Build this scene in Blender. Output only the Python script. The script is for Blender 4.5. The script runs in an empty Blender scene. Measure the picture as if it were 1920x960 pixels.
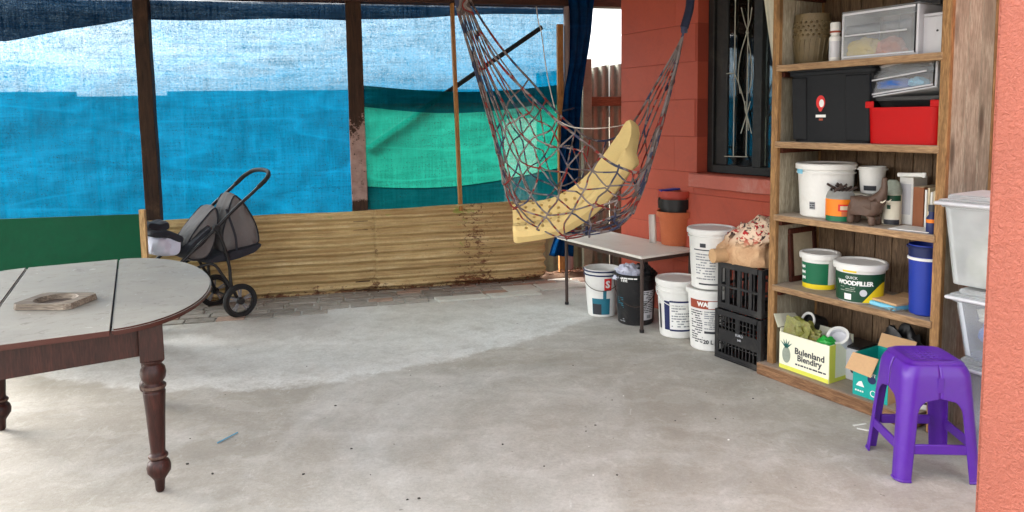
import bpy, bmesh, math, random
from mathutils import Vector, Matrix, noise as mnoise
random.seed(7)
R = math.radians
scene = bpy.context.scene
# ---------------------------------------------------------------- camera
CAM_H = 1.47; FPX = 1350.0; CX = 960.0; CY = 345.0; PITCH = math.atan(.094); ROLL = .015
cp, sp_ = math.cos(PITCH), math.sin(PITCH)
FW = Vector((0, cp, -sp_)); U0 = Vector((0, sp_, cp)); X0 = Vector((1, 0, 0))
RT = X0 * math.cos(ROLL) - U0 * math.sin(ROLL)
UP = U0 * math.cos(ROLL) + X0 * math.sin(ROLL)
cam_d = bpy.data.cameras.new('camera'); cam = bpy.data.objects.new('camera', cam_d)
scene.collection.objects.link(cam)
cam_d.sensor_width = 36; cam_d.lens = 36 * FPX / 1920
cam_d.shift_y = -(480 - CY) / 1920; cam_d.clip_start = .05; cam_d.clip_end = 2000
cam.matrix_world = Matrix(((RT.x, UP.x, -FW.x, 0), (RT.y, UP.y, -FW.y, 0), (RT.z, UP.z, -FW.z, CAM_H), (0, 0, 0, 1)))
scene.camera = cam
# ---------------------------------------------------------------- light
SUN_EL, SUN_AZ = 40, 292      # azimuth clockwise from +Y: veiled sun beyond the fence on the left
w = bpy.data.worlds.new('World'); scene.world = w; w.use_nodes = True
nt = w.node_tree; nt.nodes.clear()
sky = nt.nodes.new('ShaderNodeTexSky'); sky.sky_type = 'NISHITA'; sky.sun_disc = False
sky.sun_elevation = R(SUN_EL); sky.sun_rotation = R(SUN_AZ)
sky.air_density = 1.0; sky.dust_density = 6.0; sky.ozone_density = .6
hs = nt.nodes.new('ShaderNodeHueSaturation'); hs.inputs['Saturation'].default_value = .22
bg = nt.nodes.new('ShaderNodeBackground'); bg.inputs[1].default_value = .15
ow = nt.nodes.new('ShaderNodeOutputWorld')
nt.links.new(sky.outputs[0], hs.inputs['Color']); nt.links.new(hs.outputs[0], bg.inputs[0]); nt.links.new(bg.outputs[0], ow.inputs[0])
sun_d = bpy.data.lights.new('sun', 'SUN'); sun_d.energy = .95; sun_d.angle = R(25); sun_d.color = (1, .96, .9)
sun = bpy.data.objects.new('sun', sun_d); scene.collection.objects.link(sun)
sd = Vector((math.sin(R(SUN_AZ)) * math.cos(R(SUN_EL)), math.cos(R(SUN_AZ)) * math.cos(R(SUN_EL)), math.sin(R(SUN_EL))))
sun.rotation_euler = sd.to_track_quat('Z', 'Y').to_euler()
vs = scene.view_settings
vs.view_transform = 'Standard'; vs.look = 'None'; vs.gamma = 1; vs.use_curve_mapping = False
vs.exposure = 2.85
ROOF_Y = 2.1      # front edge of the patio roof
scene.cycles.use_denoising = True
scene.cycles.max_bounces = 10; scene.cycles.transparent_max_bounces = 16
scene.cycles.caustics_reflective = False; scene.cycles.caustics_refractive = False
# ---------------------------------------------------------------- pixel helpers (photo pixel -> direction -> plane)
def ray(px, py): return FW + RT * ((px - CX) / FPX) + UP * ((CY - py) / FPX)
def at_z(px, py, z=0.0):
    d = ray(px, py); t = (z - CAM_H) / d.z; return Vector((d.x * t, d.y * t, z))
def at_y(px, py, y):
    d = ray(px, py); t = y / d.y; return Vector((d.x * t, y, CAM_H + d.z * t))
class Frame:
    def __init__(s, o, a): s.o = o; s.a = a; s.c = math.cos(a); s.s = math.sin(a)
    def loc(s, P):
        x, y = P[0] - s.o[0], P[1] - s.o[1]; return Vector((x * s.c + y * s.s, -x * s.s + y * s.c, P[2]))
    def wor(s, x, y, z=0.0): return Vector((s.o[0] + x * s.c - y * s.s, s.o[1] + x * s.s + y * s.c, z))
    def hit(s, px, py, d=0.0):
        r = ray(px, py); nx, ny = -s.s, s.c
        t = (d + nx * s.o[0] + ny * s.o[1]) / (nx * r.x + ny * r.y)
        l = s.loc((r.x * t, r.y * t, CAM_H + r.z * t)); return l.x, l.z
    def flo(s, px, py, z=0.0):
        l = s.loc(at_z(px, py, z)); return l.x, l.y
_a, _b = at_z(1437, 700), at_z(1750, 815)
W = Frame(_a, math.atan2(_b.y - _a.y, _b.x - _a.x))       # house wall / shelf frame: x along the wall, y into the wall
_a, _b = at_z(480, 560), at_z(960, 527)
F = Frame(_a, math.atan2(_b.y - _a.y, _b.x - _a.x))       # back fence frame: x along the fence, y outwards
# ---------------------------------------------------------------- mesh builder
class MB:
    def __init__(s): s.v = []; s.f = []
    def add(s, v, f):
        o = len(s.v); s.v += [tuple(p) for p in v]; s.f += [tuple(i + o for i in q) for q in f]; return s
    def box(s, x0, x1, y0, y1, z0, z1, M=None):
        v = [Vector((x, y, z)) for z in (z0, z1) for y in (y0, y1) for x in (x0, x1)]
        if M is not None: v = [M @ p for p in v]
        return s.add(v, [(0, 2, 3, 1), (4, 5, 7, 6), (0, 1, 5, 4), (2, 6, 7, 3), (0, 4, 6, 2), (1, 3, 7, 5)])
    def lathe(s, prof, n=32, M=None, cap0=True, cap1=True):
        v = []
        for r, z in prof:
            for k in range(n):
                a = 2 * math.pi * k / n; p = Vector((r * math.cos(a), r * math.sin(a), z)); v.append(M @ p if M is not None else p)
        f = []
        for i in range(len(prof) - 1):
            for k in range(n):
                k2 = (k + 1) % n; f.append((i * n + k, i * n + k2, (i + 1) * n + k2, (i + 1) * n + k))
        if cap0: f.append(tuple(range(n))[::-1])
        if cap1: f.append(tuple((len(prof) - 1) * n + k for k in range(n)))
        return s.add(v, f)
    def tube(s, pts, r, n=8, closed=False, caps=True):
        P = [Vector(p) for p in pts]; m = len(P); rr = r if isinstance(r, (list, tuple)) else [r] * m
        v = []; prev = None
        for i in range(m):
            if closed: t = P[(i + 1) % m] - P[i - 1]
            else: t = P[min(i + 1, m - 1)] - P[max(i - 1, 0)]
            t.normalize()
            if prev is None:
                u = Vector((0, 0, 1)).cross(t)
                if u.length < .05: u = Vector((1, 0, 0)).cross(t)
            else: u = prev - t * prev.dot(t)
            u.normalize(); prev = u; b = t.cross(u)
            for k in range(n):
                a = 2 * math.pi * k / n; v.append(P[i] + (u * math.cos(a) + b * math.sin(a)) * rr[i])
        f = []
        for i in range(m if closed else m - 1):
            j = (i + 1) % m
            for k in range(n): f.append((i * n + k, i * n + (k + 1) % n, j * n + (k + 1) % n, j * n + k))
        if caps and not closed: f.append(tuple(range(n))[::-1]); f.append(tuple((m - 1) * n + k for k in range(n)))
        return s.add(v, f)
    def bar(s, a, b, w, h, up=(0, 0, 1)):
        a, b = Vector(a), Vector(b); t = (b - a); L = t.length; t.normalize()
        u = Vector(up).cross(t); u.normalize(); n = t.cross(u)
        M = Matrix(((t.x, u.x, n.x, a.x), (t.y, u.y, n.y, a.y), (t.z, u.z, n.z, a.z), (0, 0, 0, 1)))
        return s.box(0, L, -w / 2, w / 2, -h / 2, h / 2, M)
    def grid(s, fn, nu, nv, wrap=False):
        v = [fn(i / nu, j / nv) for j in range(nv + 1) for i in range(nu + (0 if wrap else 1))]
        c = nu if wrap else nu + 1; f = []
        for j in range(nv):
            for i in range(nu):
                i2 = (i + 1) % c; f.append((j * c + i, j * c + i2, (j + 1) * c + i2, (j + 1) * c + i))
        return s.add(v, f)
    def prism(s, poly, h0, h1, axis='y'):
        n = len(poly); v = []
        for h in (h0, h1):
            for (a, b) in poly: v.append((a, h, b) if axis == 'y' else (a, b, h))
        f = [tuple(range(n)), tuple(range(2 * n - 1, n - 1, -1))]
        for i in range(n): j = (i + 1) % n; f.append((i, n + i, n + j, j))
        return s.add(v, f)
    def mesh(s, name, bevel=0, seg=1, smooth=None, weld=0, recalc=True):
        me = bpy.data.meshes.new(name); me.from_pydata([tuple(p) for p in s.v], [], s.f)
        bm = bmesh.new(); bm.from_mesh(me)
        if weld: bmesh.ops.remove_doubles(bm, verts=bm.verts, dist=weld)
        if recalc: bmesh.ops.recalc_face_normals(bm, faces=bm.faces)
        if bevel:
            es = [e for e in bm.edges if e.is_manifold and e.calc_face_angle(0) > R(30)]
            bmesh.ops.bevel(bm, geom=es, offset=bevel, segments=seg, affect='EDGES', clamp_overlap=True)
        bm.to_mesh(me); bm.free()
        if smooth is not None:
            me.polygons.foreach_set('use_smooth', [True] * len(me.polygons))
            me.set_sharp_from_angle(angle=R(smooth))
        return me
    def build(s, name, mat, parent=None, bevel=0, seg=1, smooth=None, weld=0, recalc=True, solid=0, offset=0):
        return link(name, s.mesh(name, bevel, seg, smooth, weld, recalc), mat, parent, solid, offset)
def link(name, me, mat, parent=None, solid=0, offset=0, M=None):
    o = bpy.data.objects.new(name, me); scene.collection.objects.link(o)
    if mat is not None and not me.materials: me.materials.append(mat)
    if parent is not None: o.parent = parent
    if M is not None: o.matrix_local = M
    if solid:
        m = o.modifiers.new('solid', 'SOLIDIFY'); m.thickness = solid; m.offset = offset
    return o
def thing(name, label, cat, loc=(0, 0, 0), rz=0.0, group=None, rot=None):
    o = bpy.data.objects.new(name, None); scene.collection.objects.link(o); o.empty_display_size = .05
    o.location = loc; o.rotation_euler = rot if rot else (0, 0, rz)
    return tag(o, label, cat, group)
def tag(o, label, cat, group=None):
    o['label'] = label; o['category'] = cat
    if group: o['group'] = group
    return o
def struct(o): o['kind'] = 'structure'; return o
def stuff(o): o['kind'] = 'stuff'; return o
def face_cam(P): return -math.atan2(P[0], P[1])
def nz(x, y=0, z=0): return mnoise.noise(Vector((x, y, z)))
def smoothpath(pts, n=8):
    P = [Vector(p) for p in pts]; out = []
    for i in range(len(P) - 1):
        p0, p1, p2, p3 = P[max(i - 1, 0)], P[i], P[i + 1], P[min(i + 2, len(P) - 1)]
        for k in range(n):
            t = k / n
            out.append(.5 * ((2 * p1) + (p2 - p0) * t + (2 * p0 - 5 * p1 + 4 * p2 - p3) * t * t + (3 * p1 - p0 - 3 * p2 + p3) * t ** 3))
    out.append(P[-1]); return out
def text_mb(txt, size, bend=None, extrude=.0006, bold=0, space=1.0, shear=0):
    """lettering as a mesh in the XZ plane facing -Y; bend=(r at height 0) wraps it round a vertical cylinder"""
    c = bpy.data.curves.new('lettering', 'FONT'); c.body = txt; c.size = size; c.align_x = 'CENTER'; c.align_y = 'CENTER'
    c.extrude = extrude; c.offset = bold; c.space_character = space; c.shear = shear; c.resolution_u = 2
    o = bpy.data.objects.new('lettering', c); scene.collection.objects.link(o)
    dg = bpy.context.evaluated_depsgraph_get(); me = bpy.data.meshes.new_from_object(o.evaluated_get(dg))
    bpy.data.objects.remove(o); bpy.data.curves.remove(c)
    mb = MB(); mb.f = [tuple(p.vertices) for p in me.polygons]; bpy_v = [Vector(v.co) for v in me.vertices]
    for v in bpy_v:
        x, z, y = v.x, v.y, -v.z
        if bend:
            a = x / bend; rr = bend - y; x, y = rr * math.sin(a), -rr * math.cos(a)
        mb.v.append((x, y, z))
    bpy.data.meshes.remove(me); return mb
def shift(mb, x=0, y=0, z=0):
    mb.v = [(p[0] + x, p[1] + y, p[2] + z) for p in mb.v]; return mb
def xform(mb, M):
    mb.v = [tuple(M @ Vector(p)) for p in mb.v]; return mb
# ---------------------------------------------------------------- materials
def lin(*c):
    o = []
    for x in c: x /= 255; o.append(x / 12.92 if x <= .04045 else ((x + .055) / 1.055) ** 2.4)
    return tuple(o)
class NT:
    def __init__(s, name):
        s.m = bpy.data.materials.new(name); s.m.use_nodes = True; s.t = s.m.node_tree; s.t.nodes.clear()
        s.out = s.n('ShaderNodeOutputMaterial'); s.tc = s.n('ShaderNodeTexCoord')
    def n(s, k, **kw):
        x = s.t.nodes.new(k)
        for a, b in kw.items(): setattr(x, a, b)
        return x
    def l(s, a, b): s.t.links.new(a, b)
    def co(s, scale=(1, 1, 1), rot=(0, 0, 0), loc=(0, 0, 0)):
        m = s.n('ShaderNodeMapping'); m.inputs['Scale'].default_value = scale; m.inputs['Rotation'].default_value = rot; m.inputs['Location'].default_value = loc
        s.l(s.tc.outputs['Object'], m.inputs[0]); return m.outputs[0]
    def noise(s, scale, detail=4, rough=.6, co=None, dist=0):
        x = s.n('ShaderNodeTexNoise'); x.inputs['Scale'].default_value = scale; x.inputs['Detail'].default_value = detail
        x.inputs['Roughness'].default_value = rough; x.inputs['Distortion'].default_value = dist
        s.l(co if co else s.tc.outputs['Object'], x.inputs['Vector']); return x.outputs['Fac']
    def ramp(s, fac, stops, const=False):
        x = s.n('ShaderNodeValToRGB'); e = x.color_ramp.elements
        if const: x.color_ramp.interpolation = 'CONSTANT'
        while len(e) < len(stops): e.new(.5)
        for i, (p, c) in enumerate(stops):
            e[i].position = p; e[i].color = (c, c, c, 1) if isinstance(c, (int, float)) else (*c, 1)
        s.l(fac, x.inputs[0]); return x.outputs[0]
    def mix(s, fac, a, b, mode='MIX'):
        x = s.n('ShaderNodeMix', data_type='RGBA', blend_type=mode)
        for sock, val in ((x.inputs[0], fac), (x.inputs[6], a), (x.inputs[7], b)):
            if isinstance(val, (int, float)): sock.default_value = val
            elif isinstance(val, tuple): sock.default_value = (*val[:3], 1)
            else: s.l(val, sock)
        return x.outputs[2]
    def math(s, op, a, b=0.0):
        x = s.n('ShaderNodeMath', operation=op)
        for sock, val in ((x.inputs[0], a), (x.inputs[1], b)):
            if isinstance(val, (int, float)): sock.default_value = val
            else: s.l(val, sock)
        return x.outputs[0]
    def sep(s, co=None):
        x = s.n('ShaderNodeSeparateXYZ'); s.l(co if co else s.tc.outputs['Object'], x.inputs[0]); return x.outputs
    def rnd(s): return s.n('ShaderNodeObjectInfo').outputs['Random']
    def bsdf(s, col, rough=.6, metal=0, bump=None, bstr=.3, bdist=.01, spec=.4, **kw):
        b = s.n('ShaderNodeBsdfPrincipled')
        def put(k, v):
            if isinstance(v, (int, float)): b.inputs[k].default_value = v
            elif isinstance(v, tuple): b.inputs[k].default_value = (*v[:3], 1)
            else: s.l(v, b.inputs[k])
        put('Base Color', col); put('Roughness', rough); put('Metallic', metal); put('Specular IOR Level', spec)
        for k, v in kw.items(): put(k, v)
        if bump is not None:
            x = s.n('ShaderNodeBump'); x.inputs['Strength'].default_value = bstr; x.inputs['Distance'].default_value = bdist
            s.l(bump, x.inputs['Height']); s.l(x.outputs[0], b.inputs['Normal'])
        return b.outputs[0]
    def done(s, sh): s.l(sh, s.out.inputs[0]); return s.m
def scl(c, k): return tuple(min(1, x * k) for x in c)
def plain(name, col, rough=.5, var=.12, scale=9, bump=.15, metal=0, spec=.4, dirt=0.0, dirtcol=(.16, .13, .1), objvar=0.0):
    t = NT(name); a = t.noise(scale, 5, .65); b = t.noise(scale * 9, 3, .6)
    c = t.ramp(a, [(.25, scl(col, 1 - var)), (.75, scl(col, 1 + var))])
    c = t.mix(.5, c, t.ramp(b, [(.3, scl(col, 1 - var * .7)), (.7, scl(col, 1 + var * .7))]))
    if dirt:
        d = t.ramp(t.noise(scale * .6, 6, .75, dist=.6), [(.5, 0.0), (.72, dirt)]); c = t.mix(d, c, dirtcol)
    if objvar:
        v = t.math('ADD', t.math('MULTIPLY', t.rnd(), objvar * 2), 1 - objvar); h = t.n('ShaderNodeHueSaturation'); t.l(v, h.inputs['Value']); t.l(c, h.inputs['Color']); c = h.outputs[0]
    rr = t.math('ADD', t.math('MULTIPLY', b, .25), rough - .12)
    return t.done(t.bsdf(c, rr, metal, b, bump, .004, spec))
def wood(name, col, col2, rough=.65, axis='z', scale=6, stain=.5, objvar=.12, knots=0.0, dust=0.0):
    t = NT(name); st = {'x': (1, 9, 9), 'y': (9, 1, 9), 'z': (9, 9, 1)}[axis]
    v = t.rnd(); off = t.n('ShaderNodeCombineXYZ'); t.l(t.math('MULTIPLY', v, 37.0), off.inputs[0]); t.l(t.math('MULTIPLY', v, 11.0), off.inputs[1]); t.l(t.math('MULTIPLY', v, 5.0), off.inputs[2])
    ad = t.n('ShaderNodeVectorMath', operation='ADD'); t.l(t.tc.outputs['Object'], ad.inputs[0]); t.l(off.outputs[0], ad.inputs[1])
    mp = t.n('ShaderNodeMapping'); mp.inputs['Scale'].default_value = st; t.l(ad.outputs[0], mp.inputs[0])
    g = t.noise(scale, 6, .7, mp.outputs[0], .8); g2 = t.noise(scale * 4, 3, .6, mp.outputs[0]); b = t.noise(2.5, 4, .6, ad.outputs[0])
    c = t.ramp(g, [(.28, col2), (.62, col)]); c = t.mix(t.ramp(g2, [(.35, .55), (.6, 0.0)]), c, scl(col2, .6))
    c = t.mix(t.ramp(b, [(.45, 0.0), (.75, stain)]), c, scl(col2, .7))
    if knots:
        vo = t.n('ShaderNodeTexVoronoi'); vo.inputs['Scale'].default_value = 5.5; mp2 = t.n('ShaderNodeMapping')
        mp2.inputs['Scale'].default_value = {'x': (.45, 1.6, 1.6), 'y': (1.6, .45, 1.6), 'z': (1.6, 1.6, .45)}[axis]; t.l(ad.outputs[0], mp2.inputs[0]); t.l(mp2.outputs[0], vo.inputs['Vector'])
        c = t.mix(t.ramp(vo.outputs['Distance'], [(.1, knots), (.27, 0.0)]), c, scl(col2, .35))
    if dust:
        gz = t.n('ShaderNodeNewGeometry'); upz = t.sep(gz.outputs['Normal'])[2]
        c = t.mix(t.math('MULTIPLY', t.ramp(upz, [(.6, 0.0), (.9, 1.0)]), t.ramp(t.noise(5, 5, .7), [(.3, dust), (.7, dust * .55)])), c, (.42, .39, .34))
    h = t.n('ShaderNodeHueSaturation'); t.l(t.math('ADD', t.math('MULTIPLY', v, objvar * 2), 1 - objvar), h.inputs['Value']); t.l(c, h.inputs['Color'])
    return t.done(t.bsdf(h.outputs[0], rough, 0, g, .35, .004, .3))
def plastic_clear(name, tint=(.9, .93, .95), alpha=.35, rough=.25):
    t = NT(name); tr = t.n('ShaderNodeBsdfTransparent'); tr.inputs[0].default_value = (*tint, 1)
    n = t.noise(7, 3, .5); b = t.bsdf(t.ramp(n, [(.3, scl(tint, .82)), (.7, scl(tint, .94))]), rough, 0, n, .12, .004, .6)
    fr = t.n('ShaderNodeFresnel'); fr.inputs[0].default_value = 1.4
    fac = t.math('MINIMUM', t.math('ADD', fr.outputs[0], t.math('ADD', t.math('MULTIPLY', n, .16), alpha - .08)), .95)
    mx = t.n('ShaderNodeMixShader'); t.l(fac, mx.inputs[0]); t.l(tr.outputs[0], mx.inputs[1]); t.l(b, mx.inputs[2]); return t.done(mx.outputs[0])
def cloth(name, col, tcol, trans=.3, transl=.6, weave=1.0, tears=0.0):
    """shade cloth: threads that scatter light through, gaps that let it pass"""
    t = NT(name); v = t.noise(190, 2, .6, t.co((1.0, 1, .3))); h = t.noise(150, 2, .6, t.co((.3, 1, 1.2))); big = t.noise(1.6, 6, .65, t.co((1, 1, 2.2)), .6)
    th = t.math('MULTIPLY', t.math('ADD', v, h), .5)
    wv1 = t.noise(70, 2, .6, t.co((1, 1, .06))); wv2 = t.noise(70, 2, .6, t.co((.06, 1, 1))); weave_c = t.math('MULTIPLY', t.math('ADD', wv1, wv2), .5)
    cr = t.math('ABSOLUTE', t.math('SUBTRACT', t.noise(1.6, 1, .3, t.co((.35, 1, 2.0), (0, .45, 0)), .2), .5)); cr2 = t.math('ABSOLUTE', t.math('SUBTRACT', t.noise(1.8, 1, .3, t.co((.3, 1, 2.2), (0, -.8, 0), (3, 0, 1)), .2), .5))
    streak = t.noise(3.0, 5, .75, t.co((.5, 1, 7)), .8); vert = t.noise(5, 4, .7, t.co((6, 1, .5)), .5)
    c = t.mix(t.ramp(big, [(.3, 0.0), (.7, 1.0)]), scl(col, .72), scl(col, 1.15))
    c = t.mix(t.ramp(streak, [(.35, .45), (.6, 0.0)]), c, scl(col, .6)); c = t.mix(t.ramp(vert, [(.5, 0.0), (.75, .35)]), c, scl(col, 1.4))
    c = t.mix(t.ramp(weave_c, [(.4, .55), (.55, 0.0)]), c, scl(col, .5)); c = t.mix(t.ramp(cr, [(.0, .45), (.03, 0.0)]), c, scl(col, .55)); c = t.mix(t.ramp(cr2, [(.0, .3), (.03, 0.0)]), c, scl(col, 1.45))  # crease shading put into the colour as thin darker and lighter lines
    df = t.n('ShaderNodeBsdfDiffuse'); t.l(c, df.inputs[0])
    tl = t.n('ShaderNodeBsdfTranslucent'); t.l(t.mix(1.0, c, tcol, 'MULTIPLY') if tcol else c, tl.inputs[0])
    m1 = t.n('ShaderNodeMixShader'); m1.inputs[0].default_value = transl; t.l(df.outputs[0], m1.inputs[1]); t.l(tl.outputs[0], m1.inputs[2])
    tr = t.n('ShaderNodeBsdfTransparent'); tr.inputs[0].default_value = (.86, .95, 1, 1)
    a = t.math('ADD', t.math('MULTIPLY', t.math('SUBTRACT', th, .5), 1.6 * weave), trans)
    a = t.math('ADD', a, t.math('MULTIPLY', t.math('SUBTRACT', big, .5), .16))
    a = t.math('ADD', a, t.math('MULTIPLY', t.math('SUBTRACT', streak, .5), .18))
    a = t.math('MINIMUM', t.math('MAXIMUM', a, .02), .9)
    a = t.math('ADD', a, t.math('MULTIPLY', t.math('SUBTRACT', weave_c, .5), .5 * weave))
    if tears:
        q = t.ramp(t.noise(7, 3, .7, t.co((1, 1, 2.6))), [(.80, 0.0), (.81, tears)]); a = t.math('MAXIMUM', a, q)
    m2 = t.n('ShaderNodeMixShader'); t.l(a, m2.inputs[0]); t.l(m1.outputs[0], m2.inputs[1]); t.l(tr.outputs[0], m2.inputs[2]); return t.done(m2.outputs[0])
def concrete():
    t = NT('concrete_floor'); big = t.noise(.55, 6, .65, dist=.6); mid = t.noise(2.2, 7, .7, dist=1.0); fine = t.noise(60, 4, .7); gr = t.noise(320, 2, .5)
    c = t.ramp(mid, [(.3, lin(154, 148, 136)), (.52, lin(170, 164, 153)), (.72, lin(186, 181, 171))])
    c = t.mix(t.ramp(big, [(.46, 0.0), (.64, .7)]), c, lin(206, 205, 201))
    # a broad whitish arc: palest just past its curved edge, weaker further back
    x = t.sep(); yb = t.math('ADD', t.math('ADD', t.math('MULTIPLY', x[0], .85), t.math('MULTIPLY', t.math('MULTIPLY', x[0], x[0]), .25)), 4.52)
    dd = t.math('ADD', t.math('SUBTRACT', x[1], yb), t.math('MULTIPLY', t.math('SUBTRACT', t.noise(4.5, 8, .75), .5), .45))
    c = t.mix(t.math('MULTIPLY', t.ramp(dd, [(.0, 0.0), (.07, .75), (.3, .65), (1.0, .3)]), t.ramp(t.noise(6, 7, .75, dist=.5), [(.3, .45), (.6, 1.0)])), c, lin(226, 227, 224))
    st = t.noise(1.3, 8, .75, t.co((1, 2.2, 1), loc=(3, 1, 0)), 1.5)
    c = t.mix(t.ramp(st, [(.6, 0.0), (.74, .25)]), c, lin(134, 129, 120))
    c = t.mix(t.ramp(t.noise(26, 2, .5), [(.735, 0.0), (.76, .6)]), c, lin(92, 88, 82))
    c = t.mix(t.ramp(fine, [(.3, .28), (.6, 0.0)]), c, lin(120, 118, 112))
    c = t.mix(t.ramp(t.noise(5, 6, .8, t.co((1, .25, 1), (0, 0, .5)), 2), [(.64, 0.0), (.7, .35)]), c, lin(224, 224, 220))
    c = t.mix(t.ramp(t.noise(95, 3, .75), [(.60, 0.0), (.70, .32)]), c, lin(104, 100, 92)); c = t.mix(t.ramp(t.noise(120, 3, .7, t.co(loc=(5, 2, 0))), [(.62, 0.0), (.70, .3)]), c, lin(228, 227, 222))
    vo = t.n('ShaderNodeTexVoronoi', feature='DISTANCE_TO_EDGE'); vo.inputs['Scale'].default_value = .42; wv = t.n('ShaderNodeVectorMath', operation='ADD'); nn = t.n('ShaderNodeTexNoise'); nn.inputs['Scale'].default_value = 1.1; nn.inputs['Detail'].default_value = 4; t.l(t.tc.outputs['Object'], nn.inputs['Vector']); t.l(nn.outputs['Color'], wv.inputs[0]); t.l(t.tc.outputs['Object'], wv.inputs[1]); t.l(wv.outputs[0], vo.inputs['Vector'])
    c = t.mix(t.math('MULTIPLY', t.ramp(vo.outputs['Distance'], [(.0, .22), (.004, 0.0)]), t.ramp(big, [(.5, 0.0), (.6, 1.0)])), c, lin(120, 116, 108))
    cris = t.noise(7, 12, .82, dist=.4); c = t.mix(t.ramp(cris, [(.40, .28), (.5, 0.0)]), c, lin(142, 137, 128)); c = t.mix(t.ramp(cris, [(.54, 0.0), (.62, .22)]), c, lin(222, 220, 214))
    sw = t.n('ShaderNodeTexWave'); sw.wave_type = 'RINGS'; sw.inputs['Scale'].default_value = .9; sw.inputs['Distortion'].default_value = 9; sw.inputs['Detail'].default_value = 8; sw.inputs['Detail Roughness'].default_value = .75; t.l(t.co((1, 1, 1), loc=(2.5, -1, 0)), sw.inputs['Vector'])
    c = t.mix(t.ramp(sw.outputs['Fac'], [(.82, 0.0), (.97, .09)]), c, lin(226, 225, 220)); c = t.mix(t.ramp(sw.outputs['Fac'], [(.03, .07), (.14, 0.0)]), c, lin(134, 130, 122))
    c = t.mix(t.ramp(t.noise(3.4, 9, .8, t.co(loc=(1, 9, 0)), 1.2), [(.64, 0.0), (.655, .3), (.75, .45)]), c, lin(128, 124, 118))
    bmp = t.math('ADD', t.math('MULTIPLY', fine, .4), t.math('ADD', t.math('MULTIPLY', mid, .8), t.math('MULTIPLY', gr, .25)))
    return t.done(t.bsdf(c, t.ramp(mid, [(.3, .5), (.7, .75)]), 0, bmp, .3, .01, .35))
def rusty_iron():
    t = NT('painted_corrugated_iron'); a = t.noise(3, 6, .7, t.co((1, 1, 3))); f = t.noise(55, 4, .7)
    c = t.ramp(a, [(.28, lin(180, 154, 108)), (.55, lin(208, 184, 134)), (.75, lin(226, 208, 166))])
    c = t.mix(t.ramp(t.noise(4, 5, .7, t.co((.25, 1, 11)), .3), [(.42, .6), (.6, 0.0)]), c, lin(136, 104, 62))
    c = t.mix(t.ramp(f, [(.3, .35), (.55, 0.0)]), c, lin(150, 118, 72))
    x = t.sep()
    near = t.ramp(t.math('ABSOLUTE', t.math('SUBTRACT', x[0], 1.86)), [(.0, .15), (.3, 0.0)])
    base = t.ramp(x[2], [(.0, .2), (.09, .03), (.2, 0.0)])
    seam = t.ramp(t.math('ABSOLUTE', t.math('SUBTRACT', x[0], .97)), [(.0, .07), (.1, 0.0)])
    th = t.math('ADD', t.math('ADD', t.noise(17, 6, .75, t.co((1, 1, 1.6)), .8), near), t.math('ADD', base, seam))
    c = t.mix(t.ramp(th, [(.655, 0.0), (.69, .8), (.8, 1.0)]), c, t.ramp(f, [(.3, lin(48, 26, 16)), (.7, lin(120, 66, 34))]))
    g = t.ramp(t.math('ABSOLUTE', t.math('SUBTRACT', x[0], 1.72)), [(.0, .2), (.28, 0.0)]); gz = t.ramp(t.math('ABSOLUTE', t.math('SUBTRACT', x[2], .655)), [(.0, .16), (.03, 0.0)])
    c = t.mix(t.ramp(t.math('ADD', t.noise(9, 4, .7), t.math('ADD', g, gz)), [(.8, 0.0), (.86, .6)]), c, lin(120, 150, 50))
    return t.done(t.bsdf(c, .65, .0, f, .3, .004, .35))
def stucco(name, col, scale=70, strg=.9):
    t = NT(name); a = t.noise(scale, 3, .55, dist=.8); b = t.noise(3, 5, .6); f = t.noise(scale * 4, 2, .5)
    c = t.ramp(b, [(.3, scl(col, .9)), (.7, scl(col, 1.08))]); c = t.mix(t.ramp(a, [(.5, 0.0), (.72, .35)]), c, scl(col, 1.35))
    return t.done(t.bsdf(c, .6, 0, t.math('ADD', a, t.math('MULTIPLY', f, .15)), strg, .012, .4))
def peeling_post():
    t = NT('weathered_post_timber'); g = t.noise(5, 6, .7, t.co((9, 9, 1)), .6); x = t.sep()
    c = t.ramp(g, [(.3, lin(28, 17, 12)), (.65, lin(66, 44, 30))])
    lim = t.math('ADD', t.math('SUBTRACT', 1.42, x[2]), t.math('MULTIPLY', t.math('SUBTRACT', t.noise(9, 5, .8), .5), 1.1))
    lo = t.math('SUBTRACT', x[2], t.math('MULTIPLY', t.noise(14, 4, .7), .25))
    p = t.math('MULTIPLY', t.ramp(lim, [(.0, 0.0), (.03, 1.0)]), t.ramp(lo, [(.64, 0.0), (.67, 1.0)]))
    p = t.math('MULTIPLY', p, t.ramp(t.noise(22, 5, .75), [(.34, 0.0), (.4, 1.0)]))
    c = t.mix(p, c, t.ramp(t.noise(12, 4, .6), [(.3, lin(128, 100, 92)), (.7, lin(166, 140, 130))]))
    return t.done(t.bsdf(c, .75, 0, t.math('ADD', g, p), .4, .006, .25))
def dark_post():
    t = NT('dark_post_timber'); g = t.noise(5, 6, .7, t.co((9, 9, 1)), .6); b = t.noise(3, 5, .7)
    c = t.ramp(g, [(.3, lin(24, 15, 10)), (.65, lin(60, 40, 27))]); c = t.mix(t.ramp(b, [(.54, 0.0), (.66, .5)]), c, lin(92, 68, 46))
    return t.done(t.bsdf(c, .75, 0, g, .4, .006, .25))
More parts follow.
